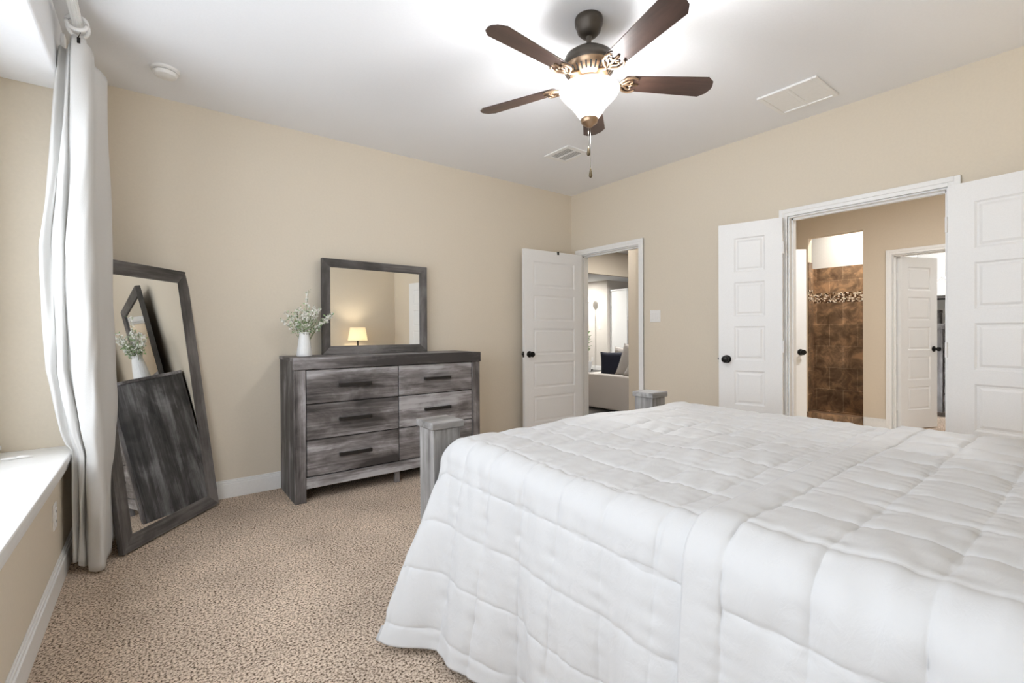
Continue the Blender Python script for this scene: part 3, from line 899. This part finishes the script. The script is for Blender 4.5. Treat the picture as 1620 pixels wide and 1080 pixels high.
for k in range(22):
    mb = MB()
    a = k * 2.399 + rng.uniform(-0.3, 0.3)
    lean = rng.uniform(0.04, 0.42) if k < 17 else 0.62
    if k >= 17: a = rng.uniform(-0.5, 0.3) + (PI if k == 18 else 0)
    L = rng.uniform(0.20, 0.36) if lean < 0.3 else rng.uniform(0.22, 0.30)
    if k == 3: lean, L = 0.08, 0.40
    pts = []
    for i in range(7):
        q = i / 6
        r = 0.008 + L * q * math.sin(lean * (0.5 + 0.7 * q))
        pts.append(Vector((math.cos(a) * r + 0.006 * math.sin(5 * q + k), math.sin(a) * r * 0.75 + 0.006 * math.cos(4 * q + k), -0.05 + (L + 0.05) * q * math.cos(lean * (0.5 + 0.6 * q)))))
    mb.mi(0).tube(pts, [0.0016] * 6 + [0.0008], 5)
    for i in range(46):
        q = rng.uniform(0.42, 1.0) if k < 17 else rng.uniform(0.5, 1)
        j = min(5, int(q * 6)); f = q * 6 - j
        p = pts[j].lerp(pts[j + 1], f)
        d = Vector((rng.uniform(-1, 1), rng.uniform(-1, 1), rng.uniform(-0.4, 1)))
        base = p + d * 0.012
        kind = rng.random()
        if kind < (0.66 if q < 0.75 else 0.25):
            mb.mi(1 if rng.random() < 0.5 else 2)
            leafq(mb, base, d, rng.uniform(0.014, 0.026), rng.uniform(0.004, 0.007))
        elif kind < 0.92 and i % 2 == 0:
            mb.mi(3)
            for z in range(4): leafq(mb, base, Vector((rng.uniform(-1, 1), rng.uniform(-1, 1), rng.uniform(-1, 1))), 0.015, 0.0075)
    mb.build('sprig', [M_stem, M_leaf, M_paleleaf, M_petal], bq)

# ------------------------------------------------------------------ curtain and rod
rod = thing('curtain_rod', 'white fluted curtain rod running along the ceiling over the window bay', 'curtain rod', (-4.128, 0, 2.655))
fr = MB()
nfl = 28
def flute(k): return 0.0185 + (0.0015 if k % 2 else -0.0008)
vs, fs = [], []
for yy in (-4.30, -0.80):
    for k in range(nfl):
        a = 2 * PI * k / nfl
        vs.append((flute(k) * math.cos(a), yy, flute(k) * math.sin(a)))
for k in range(nfl): fs.append((k, (k + 1) % nfl, nfl + (k + 1) % nfl, nfl + k))
fs += [tuple(range(nfl)), tuple(range(2 * nfl - 1, nfl - 1, -1))]
fr.add(vs, fs).build('pole', M_trim, rod)
MB().lathe([(0.0, 0), (0.024, 0.0), (0.026, 0.012), (0.02, 0.022), (0.0, 0.024)], cap=False, axis='Y', c=(0, -0.80, 0)).build('end_cap', M_trim, rod, auto=40)
for yy in (-2.4, -0.60, -4.2):
    b_ = MB().box(-0.085, -0.07, yy - 0.03, yy + 0.03, -0.06, 0.04).box(-0.075, 0.0, yy - 0.012, yy + 0.012, -0.045, -0.022)
    if yy > -1: b_.box(-0.012, 0.012, -0.80, yy, -0.045, -0.028)
    b_.build('bracket', M_trim, rod, bevel=0.003)
def ring(yy, tilt, label):
    m = MB().tube([(0.037 * math.cos(2 * PI * k / 28), tilt * 0.037 * math.sin(2 * PI * k / 28), 0.037 * math.sin(2 * PI * k / 28)) for k in range(28)], 0.0085, 10, True)
    o = m.build('curtain_ring', M_trim, smooth=True, loc=(-4.128, yy, 2.644))
    tag(o, label, 'curtain ring', 'curtain rings at the end of the rod')
    return o
ring(-0.885, 0.25, 'white curtain ring on the fluted rod, nearer the middle of the window')
ring(-0.835, -0.35, 'white curtain ring at the end of the fluted rod, nearest the corner')
clip = MB().tube([(0, 0, 0.02), (0.006, -0.01, 0.0), (0, -0.012, -0.02), (-0.005, -0.01, -0.03)], 0.0022, 6).box(-0.006, 0.006, -0.016, -0.008, -0.05, -0.025).build('curtain_clip', M_black, loc=(-4.122, -0.875, 2.600))
tag(clip, 'small dark metal clip between the curtain ring and the white curtain', 'clip')

def catmull(P, n):
    out = []
    P = [np.array(p, float) for p in P]
    P = [2 * P[0] - P[1]] + P + [2 * P[-1] - P[-2]]
    for i in range(1, len(P) - 2):
        for k in range(n):
            t = k / n
            out.append(0.5 * ((2 * P[i]) + (-P[i - 1] + P[i + 1]) * t + (2 * P[i - 1] - 5 * P[i] + 4 * P[i + 1] - P[i + 2]) * t * t + (-P[i - 1] + 3 * P[i] - 3 * P[i + 1] + P[i + 2]) * t ** 3))
    out.append(P[-2])
    return np.array(out)
MID = [(-4.255, -0.64), (-4.285, -0.705), (-4.272, -0.770), (-4.246, -0.756), (-4.237, -0.750), (-4.227, -0.788), (-4.205, -0.796), (-4.194, -0.766), (-4.186, -0.780), (-4.170, -0.830), (-4.115, -0.845), (-4.086, -0.815), (-4.078, -0.735), (-4.058, -0.66), (-4.030, -0.57), (-4.035, -0.47)]
TOP = [(-4.195, -0.70), (-4.212, -0.745), (-4.203, -0.78), (-4.188, -0.755), (-4.180, -0.755), (-4.173, -0.80), (-4.168, -0.815), (-4.162, -0.80), (-4.156, -0.815), (-4.148, -0.855), (-4.11, -0.860), (-4.090, -0.83), (-4.082, -0.75), (-4.06, -0.70), (-4.040, -0.62), (-4.046, -0.53)]
MIDP, TOPP = catmull(MID, 9), catmull(TOP, 9)
zk = [2.62, 2.2, 1.6, 1.0, 0.68, 0.585, 0.50, 0.035]
xl_k = [-4.205, -4.235, -4.285, -4.272, -4.215, -4.184, -4.184, -4.184]
xr_k = [-4.040, -4.036, -4.028, -4.018, -4.016, -4.016, -4.016, -4.012]
nz_ = 90
rows_ = []
rs = np.random.RandomState(3)
ph = rs.rand(8) * 6
for i in range(nz_ + 1):
    q = i / nz_
    w = min(1, q / 0.25); w = w * w * (3 - 2 * w)
    P = TOPP * (1 - w) + MIDP * w
    npt = len(P)
    tt = np.linspace(0, 1, npt)
    z = 2.595 + (0.035 - 2.595) * q
    xa, xb = np.interp(z, zk[::-1], xl_k[::-1]), np.interp(z, zk[::-1], xr_k[::-1])
    x = xa + (P[:, 0] - P[:, 0].min()) / (P[:, 0].max() - P[:, 0].min()) * (xb - xa)
    y = P[:, 1] + 0.010 * np.sin(7 * q + 9 * tt + ph[0]) * q + 0.004 * np.sin(23 * q + 31 * tt + ph[1])
    y = y + (0.004 * np.sin(11 * q + 20 * tt + ph[4]) * np.sin(29 * q - 17 * tt + ph[5]) + 0.003 * np.sin(53 * q + 37 * tt + ph[6]) * np.sin(19 * q - 41 * tt)) * np.clip(q * 3, 0, 1)
    x = x + 0.003 * np.sin(17 * q + 14 * tt + ph[2]) + 0.0025 * np.sin(41 * q - 25 * tt + ph[3]) * q
    if z < 0.62: x = np.maximum(x, -4.172 + 0.0 * x)
    topd = 0.03 * (tt < 0.42) + 0.055 * (tt > 0.80) + 0.02 * (tt > 0.70)
    zz = z - topd * (1 - q) ** 8 + (0.035 * np.sin(6 * tt + 1.0) * 0.6 + 0.05 * (tt > 0.86)) * q ** 8
    rows_.append(np.stack([x, y, zz], 1))
G = np.array(rows_)
cm = MB()
npt = G.shape[1]
cm.add(G.reshape(-1, 3).tolist(), [(i * npt + j, i * npt + j + 1, (i + 1) * npt + j + 1, (i + 1) * npt + j) for i in range(nz_) for j in range(npt - 1)])
cur = cm.build('curtain', M_curtain, smooth=True)
sm = cur.modifiers.new('thickness', 'SOLIDIFY'); sm.thickness = 0.003; sm.offset = 0
tag(cur, 'white linen curtain gathered in folds beside the window bay', 'curtain')

# cord lying on the ledge
crd = thing('window_cord', 'white looped cord with a tassel lying on the window ledge', 'cord', (-4.36, -0.745, 0.590))
lp = [(-0.03 + 0.022 * math.cos(a), 0.010 * math.sin(a), 0.006) for a in np.linspace(0, 2 * PI, 18)]
MB().tube(lp, 0.005, 8, True).build('loop', M_plastic, crd, smooth=True)
MB().tube([(-0.012, 0.0, 0.006), (0.008, 0.004, 0.008), (0.028, -0.002, 0.008), (0.05, 0.005, 0.004)], [0.004, 0.008, 0.006, 0.002], 8).build('tassel', M_plastic, crd, smooth=True)

# ------------------------------------------------------------------ bed
bed = thing('bed', 'grey wooden bed frame with square capped posts under the white quilts', 'bed', (-2.096, -3.25, 0))
BXp = 0.753
def post(px, py, cap_m, post_m, h=0.79, w=0.066, cap_w=0.078):
    p = MB().box(px - w, px + w, py - w, py + w, 0, h - 0.032).build('post', post_m, bed, bevel=0.004)
    MB().box(px - cap_w, px + cap_w, py - cap_w, py + cap_w, h - 0.032, h).build('post_cap', cap_m, p, bevel=0.005, segs=3)
for s in (-1, 1):
    post(s * BXp, 1.193, M_px, M_pz)
    post(s * BXp, -1.13, M_px, M_pz, h=0.90)
MB().box(-BXp + 0.066, BXp - 0.066, 1.165, 1.215, 0.12, 0.58).build('footboard', M_px, bed, bevel=0.004)
MB().box(-BXp + 0.066, BXp - 0.066, -1.155, -1.105, 0.12, 0.86).build('headboard', M_px, bed, bevel=0.004)
for s in (-1, 1): MB().box(s * (BXp - 0.012), s * (BXp + 0.03), -1.06, 1.125, 0.16, 0.36).build('side_rail', M_px, bed, bevel=0.004)
MB().box(-BXp + 0.015, BXp - 0.015, -1.06, 1.125, 0.20, 0.30).build('slat_base', M_px, bed)
mt = MB().box(-0.72, 0.72, -1.05, 0.95, 0.302, 0.695).build('mattress', M_mattress, bevel=0.05, segs=4, loc=(-2.096, -3.25, 0))
tag(mt, 'white mattress under the quilts', 'mattress')

def wn(u, v, seed, fmin, fmax, n=14):
    r = np.random.RandomState(seed)
    o = np.zeros_like(u)
    for _ in range(n):
        f = fmin * (fmax / fmin) ** r.rand(); a = r.rand() * 2 * PI; p = r.rand() * 2 * PI
        o += np.sin(f * (u * np.cos(a) + v * np.sin(a)) + p)
    return o / math.sqrt(n)

XLE, XRE, ZT, RR = -2.845, -1.345, 0.738, 0.075
def quilt(name, label, y0, y1, seams_v, off, seed, foot, pitch=0.168, amp=0.0065, hem_z=0.03, edge_u=None):
    """cloth laid over the mattress: u runs across (left hem to right hem), v along the bed"""
    du = 0.0055
    drop = ZT - RR - hem_z
    uD = drop + RR * PI / 2                       # length from hem to flat top on the left
    topw = XRE - XLE
    uR = 0.34
    us = np.arange(-uD - 0.0, topw + RR * PI / 2 + uR + du, du)
    ft = 0.24 if foot else 0.0
    vs_ = np.arange(-ft, (y0 - y1) + du, du)      # v<0: the tuck at the foot
    U, V = np.meshgrid(us, vs_)
    # foot tuck
    rf = 0.075
    ydir = np.where(V >= 0, y0 - V, 0.0)
    vt = -V
    ang = np.clip(vt / rf, 0, PI / 2)
    yt = y0 + rf * np.sin(ang)
    dz = rf * (1 - np.cos(ang)) + np.clip(vt - rf * PI / 2, 0, None)
    Y = np.where(V >= 0, y0 - V, yt)
    DZ_ = np.where(V >= 0, 0, dz)
    X = np.zeros_like(U); Z = np.zeros_like(U)
    top = (U >= 0) & (U <= topw)
    X = np.where(top, XLE + U, X); Z = np.where(top, ZT - DZ_, Z)
    # left edge
    aL_ = np.clip(-U / RR, 0, PI / 2)
    dl = np.clip(-U - RR * PI / 2, 0, None)
    qn = dl / drop
    flare = 0.05 + (0.235 * np.exp(-(np.clip(-2.20 - Y, 0, None) / 0.24) ** 1.4))
    folds = 0.016 * qn * np.sin(2 * PI * (Y + 0.1 * qn) / 0.36 + 1.0) + 0.010 * qn * np.sin(2 * PI * Y / 0.19 + 2.0 * qn) + 0.012 * qn * wn(Y, qn * 0.3, seed + 9, 8, 20)
    lx = XLE - RR * np.sin(aL_) - flare * qn ** 1.15 - folds
    lz = ZT - RR * (1 - np.cos(aL_)) - dl
    fd = np.clip(1 - qn * 1.6, 0, 1)
    left = U < 0
    zl = lz - DZ_ * fd
    X = np.where(left, lx, X); Z = np.where(left, np.maximum(zl, hem_z + (lz - hem_z) * 0.0), Z)
    # right edge
    ur = U - topw
    aR_ = np.clip(ur / RR, 0, PI / 2)
    dr_ = np.clip(ur - RR * PI / 2, 0, None)
    right = U > topw
    X = np.where(right, XRE + RR * np.sin(aR_) + 0.05 * dr_, X)
    Z = np.where(right, ZT - RR * (1 - np.cos(aR_)) - dr_ - DZ_ * np.clip(1 - dr_ * 4, 0, 1), Z)
    # soft sag towards the left edge and gentle waves on the top
    soft = 0.006 * wn(U, Y, 77, 4, 12)
    # seam distance
    su = np.abs((U - 0.0) / pitch - np.round(U / pitch)) * pitch
    su = np.where(U < -uD + 0.15, np.abs(U - (-uD + 0.062)), su)      # hem border
    sv_ = np.min(np.abs(V[..., None] - np.array(seams_v)[None, None, :]), axis=2)
    wob = 0.004 * wn(U, V, seed + 3, 25, 70)
    su2, sv2 = np.abs(su + wob), np.abs(sv_ + wob)
    band = (V < seams_v[0]) & (not foot)
    pu = np.where(band, 1.0, 1 - np.exp(-(su2 / 0.015) ** 1.0))
    pv = 1 - np.exp(-(sv2 / 0.015) ** 1.0)
    puff = amp * pu * pv - 0.0026 * np.where(band, 0.0, np.exp(-(su2 / 0.0065) ** 2)) - 0.0026 * np.exp(-(sv2 / 0.0065) ** 2)
    puck = 0.0024 * (np.exp(-su2 / 0.028) * wn(V, V * 0, seed + 5, 90, 210) * (~band) + np.exp(-sv2 / 0.028) * wn(U, U * 0, seed + 6, 90, 210))
    crease = 0.0036 * wn(U * 0.5 + V, V - U * 0.35, seed + 7, 16, 85, 22) * (0.5 + 0.5 * wn(U, V, seed + 8, 3, 6))
    hgt = puff + puck + crease + soft + off
    P = np.stack([X, Y, Z], -1)
    gu = np.gradient(P, axis=1); gv = np.gradient(P, axis=0)
    n = np.cross(gv, gu)
    n /= np.linalg.norm(n, axis=-1, keepdims=True) + 1e-9
    # outward = up on top
    sgn = np.where(n[..., 2:3].mean() < 0, -1, 1)
    n = n * sgn
    P = P + n * hgt[..., None]
    P[..., 2] = np.maximum(P[..., 2], 0.012)
    nr, nc = U.shape
    idx = np.arange(nr * nc).reshape(nr, nc)
    faces = np.stack([idx[:-1, :-1], idx[:-1, 1:], idx[1:, 1:], idx[1:, :-1]], -1).reshape(-1, 4)
    me = bpy.data.meshes.new(name)
    me.from_pydata(P.reshape(-1, 3).tolist(), [], faces.tolist())
    me.materials.append(M_quilt)
    me.polygons.foreach_set('use_smooth', [True] * len(me.polygons))
    o = bpy.data.objects.new(name, me)
    C.objects.link(o)
    md = o.modifiers.new('thickness', 'SOLIDIFY'); md.thickness = 0.010; md.offset = -1 if sgn * 1 > 0 else 1
    tag(o, label, 'quilt')
    return o
YQ = -2.285
quilt('quilt', 'white square-stitched quilt covering the foot half of the bed', YQ, -3.44, [0.113 + 0.168 * k for k in range(8)], 0.0, 11, True, amp=0.0042)
quilt('quilt', 'second white quilt overlapping the first, covering the head half of the bed', -3.318, -4.33, [0.082 + 0.158 * k for k in range(8)], 0.016, 42, False, amp=0.0052)

# ------------------------------------------------------------------ bedside lamp and nightstand (seen in the dresser mirror)
ns = thing('nightstand', 'grey wooden nightstand beside the head of the bed', 'nightstand', (-0.82, -4.29, 0))
MB().box(-0.29, 0.29, -0.21, 0.21, 0.62, 0.66).build('top', M_dx, ns, bevel=0.003)
MB().box(-0.28, 0.28, -0.20, 0.20, 0.08, 0.62).build('body', M_kz, ns)
for k in range(2):
    d_ = MB().box(-0.25, 0.25, 0.20, 0.215, 0.13 + 0.245 * k, 0.36 + 0.245 * k).build('drawer', M_dx, ns, bevel=0.002)
    MB().box(-0.1, 0.1, 0.225, 0.235, 0.235 + 0.245 * k, 0.255 + 0.245 * k).box(-0.1, -0.085, 0.215, 0.226, 0.235 + 0.245 * k, 0.255 + 0.245 * k).box(0.085, 0.1, 0.215, 0.226, 0.235 + 0.245 * k, 0.255 + 0.245 * k).build('handle', M_handle, d_)
for sx in (-1, 1):
    for sy in (-1, 1): MB().box(sx * 0.28, sx * 0.23, sy * 0.20, sy * 0.15, 0, 0.08).build('leg', M_kz, ns)
lp_ = thing('table_lamp', 'lit bedside lamp with a tapered cream shade, seen in the dresser mirror', 'lamp', (-0.82, -4.27, 0.66))
MB().lathe([(0.0, 0), (0.085, 0), (0.085, 0.015), (0.03, 0.03), (0.012, 0.06), (0.012, 0.42), (0.016, 0.43), (0.0, 0.44)], cap=False).build('base', M_black, lp_, auto=40)
MB().lathe([(0.165, 0.385), (0.127, 0.612), (0.124, 0.612), (0.162, 0.385)], cap=False, n=48).build('lamp_shade', M_shade, lp_, smooth=True)
MB().lathe([(0.012, 0.44), (0.028, 0.47), (0.032, 0.50), (0.022, 0.53), (0.001, 0.54)], cap=False).build('bulb', M_bulb, lp_, smooth=True).visible_shadow = True

# ------------------------------------------------------------------ ceiling fan
fan = thing('ceiling_fan', 'bronze five-blade ceiling fan with a lit glass bowl', 'ceiling fan', (FAN.x, FAN.y, H))
z = lambda a: a - H
MB().lathe([(0.0, 0), (0.068, 0), (0.071, -0.012), (0.069, -0.034), (0.064, -0.040), (0.058, -0.066), (0.040, -0.086), (0.020, -0.092), (0.0, -0.092)], cap=False, n=48).build('canopy', M_bronze, fan, auto=50)
MB().lathe([(0.0175, -0.088), (0.012, -0.098), (0.012, -0.150), (0.022, -0.152), (0.022, -0.166)], n=24).build('downrod', M_bronze, fan, auto=40)
MB().lathe([(0.0, z(2.585)), (0.045, z(2.583)), (0.085, z(2.572)), (0.118, z(2.548)), (0.130, z(2.520)), (0.131, z(2.500)), (0.125, z(2.492)), (0.0, z(2.492))], cap=False, n=64).build('motor_housing', M_bronze, fan, auto=50)
MB().lathe([(0.126, z(2.493)), (0.122, z(2.480)), (0.108, z(2.462)), (0.090, z(2.446)), (0.074, z(2.440)), (0.0, z(2.438))], cap=False, n=64).build('vent_ring', M_copper, fan, auto=50)
sl = MB()
for k in range(30):
    a = 2 * PI * k / 30
    def tf(x, y, zz, a=a): return (x * math.cos(a) - y * math.sin(a), x * math.sin(a) + y * math.cos(a), zz)
    vs = []
    for (r, zc) in ((0.1175, z(2.4735)), (0.094, z(2.4475))):
        for w in (-0.0042, 0.0042): vs.append(tf(r + 0.0012, w, zc - 0.0012))
    sl.add(vs, [(0, 1, 3, 2)])
so = sl.build('vent_slots', M_dark, fan)
MB().lathe([(0.062, z(2.441)), (0.062, z(2.425)), (0.050, z(2.412)), (0.050, z(2.385)), (0.03, z(2.38)), (0.0, z(2.38))], cap=False, n=40).build('switch_housing', M_copper, fan, auto=50)
# glass bowl
bowl = [(0.150, z(2.385)), (0.151, z(2.380)), (0.148, z(2.372)), (0.137, z(2.356)), (0.118, z(2.335)), (0.095, z(2.312)), (0.076, z(2.288)), (0.060, z(2.263)), (0.046, z(2.243)), (0.040, z(2.236)), (0.037, z(2.239)), (0.057, z(2.266)), (0.073, z(2.291)), (0.092, z(2.316)), (0.115, z(2.339)), (0.134, z(2.360)), (0.146, z(2.376)), (0.148, z(2.384)), (0.150, z(2.385))]
MB().lathe(bowl, cap=False, n=64).build('glass_bowl', M_bowl, fan, smooth=True)
MB().lathe([(0.006, z(2.385)), (0.006, z(2.24))], n=10).build('centre_rod', M_brass, fan, smooth=True)
for a in (0.4, 2.5, 4.6):
    MB().lathe([(0.012, z(2.385)), (0.012, z(2.365)), (0.024, z(2.345)), (0.027, z(2.33)), (0.02, z(2.312)), (0.001, z(2.306))], n=16, c=(0.055 * math.cos(a), 0.055 * math.sin(a), 0), cap=False).build('bulb', M_bulb, fan, smooth=True)
MB().lathe([(0.0, z(2.246)), (0.042, z(2.244)), (0.044, z(2.236)), (0.041, z(2.230)), (0.040, z(2.222)), (0.034, z(2.216)), (0.022, z(2.208)), (0.014, z(2.200)), (0.0, z(2.198))], cap=False, n=40).build('finial_cap', M_copper, fan, auto=50)
for (dx, zb, zp) in ((-0.007, 2.055, 2.098), (0.0075, 1.948, 1.992)):
    ch = MB().tube([(dx, 0.0, z(2.205)), (dx, 0.0, z(zp))], 0.0016, 6).build('pull_chain', M_steel, fan, smooth=True)
    MB().lathe([(0.001, z(zp + 0.004)), (0.004, z(zp - 0.002)), (0.0085, z(zb + 0.014)), (0.009, z(zb + 0.007)), (0.005, z(zb)), (0.001, z(zb - 0.001))], n=16, c=(dx, 0, 0), cap=False).build('pull', M_pull, ch, smooth=True)
BR, BI, BWi, BWo = 0.645, 0.175, 0.098, 0.136
for k in range(5):
    ang = math.radians(40.3 + 72 * k)
    ca, sa = math.cos(ang), math.sin(ang)
    pit = math.radians(-12)
    def tf(x, y, zz): 
        y2, z2 = y * math.cos(pit) - zz * math.sin(pit), y * math.sin(pit) + zz * math.cos(pit)
        return (x * ca - y2 * sa, x * sa + y2 * ca, z2 + z(2.428))
    poly = [(BI, -BWi / 2 + 0.012), (BI + 0.012, -BWi / 2)]
    poly += [(BR - 0.045, -BWo / 2), (BR - 0.012, -BWo / 2 + 0.026), (BR, -BWo / 2 + 0.058), (BR, BWo / 2 - 0.058), (BR - 0.012, BWo / 2 - 0.026), (BR - 0.045, BWo / 2)]
    poly += [(BI + 0.012, BWi / 2), (BI, BWi / 2 - 0.012)]
    b_ = MB().prism(poly, -0.003, 0.003).build('blade', M_blade, fan, bevel=0.0015)
    b_.location = (0, 0, z(2.428)); b_.rotation_euler = (pit, 0, 0)
    b_.rotation_euler = (Matrix.Rotation(ang, 3, 'Z') @ Matrix.Rotation(pit, 3, 'X')).to_euler()
    # blade iron: arm plus open scroll work under the blade root
    m = MB()
    m.tube([(0.07, 0, 0.018), (0.10, 0, 0.012), (0.135, 0, -0.006), (0.165, 0, -0.010)], [0.011, 0.010, 0.008, 0.008], 8)
    for s in (-1, 1):
        m.tube([(0.155, 0, -0.009), (0.165, s * 0.022, -0.009), (0.185, s * 0.044, -0.009), (0.215, s * 0.050, -0.009), (0.236, s * 0.043, -0.009), (0.243, s * 0.032, -0.009)], [0.006, 0.007, 0.0065, 0.006, 0.005, 0.003], 8)
        m.tube([(0.160, 0, -0.009), (0.185, s * 0.012, -0.009), (0.198, s * 0.026, -0.009), (0.212, s * 0.030, -0.009), (0.220, s * 0.020, -0.009), (0.210, s * 0.010, -0.009), (0.222, 0, -0.009), (0.236, 0, -0.009)], [0.005, 0.005, 0.005, 0.0045, 0.004, 0.004, 0.004, 0.003], 8)
    m.box(0.150, 0.250, -0.006, 0.006, -0.010, -0.004)
    bi = m.build('blade_bracket', M_copper, b_, smooth=True)

# ------------------------------------------------------------------ ceiling fittings
sd = thing('smoke_detector', 'round white smoke detector on the ceiling near the curtain', 'smoke detector', (-3.785, -0.43, H))
MB().lathe([(0.0, 0), (0.072, 0), (0.072, -0.012), (0.066, -0.016), (0.0, -0.016)], cap=False, n=48).build('base', M_plastic, sd, auto=40)
MB().lathe([(0.0, -0.019), (0.060, -0.019), (0.062, -0.024), (0.054, -0.040), (0.040, -0.045), (0.0, -0.046)], cap=False, n=48).build('cover', M_plastic, sd, auto=40)
MB().lathe([(0.058, -0.015), (0.058, -0.020)], cap=False, n=48).build('gap', M_dark, sd)
sv = thing('air_vent', 'small white ceiling air vent with two dark louvred slots', 'air vent', (-0.945, -0.90, H))
fr = MB()
hx, hy = 0.128, 0.150
fr.box(-hx, hx, -hy, -0.112, -0.010, 0).box(-hx, hx, 0.112, hy, -0.010, 0).box(-hx, -0.088, -0.112, 0.112, -0.010, 0).box(0.088, hx, -0.112, 0.112, -0.010, 0).box(-0.009, 0.009, -0.112, 0.112, -0.010, 0)
fr.build('frame', M_trim, sv, bevel=0.003)
MB().box(-0.09, 0.09, -0.112, 0.112, -0.002, -0.001).build('duct', M_handle, sv)
ls = MB()
for k in range(16):
    yy = -0.105 + k * 0.014
    ls.box(-0.088, -0.009, yy - 0.0022, yy + 0.0022, -0.0085, -0.006).box(0.009, 0.088, yy - 0.0022, yy + 0.0022, -0.0085, -0.006)
ls.build('louvres', M_trim, sv)
bv = thing('return_vent', 'large white rectangular return air grille on the ceiling above the double door', 'air vent', (-0.412, -2.56, H))
hx, hy = 0.188, 0.180
fr = MB().box(-hx, hx, -hy, -hy + 0.028, -0.014, 0).box(-hx, hx, hy - 0.028, hy, -0.014, 0).box(-hx, -hx + 0.028, -hy + 0.028, hy - 0.028, -0.014, 0).box(hx - 0.028, hx, -hy + 0.028, hy - 0.028, -0.014, 0).box(-hx + 0.028, hx - 0.028, -0.010, 0.010, -0.012, 0)
fr.build('frame', M_trim, bv, bevel=0.004)
MB().box(-hx + 0.028, hx - 0.028, -hy + 0.028, -0.010, -0.007, -0.001).box(-hx + 0.028, hx - 0.028, 0.010, hy - 0.028, -0.007, -0.001).build('grille', M_trim, bv)
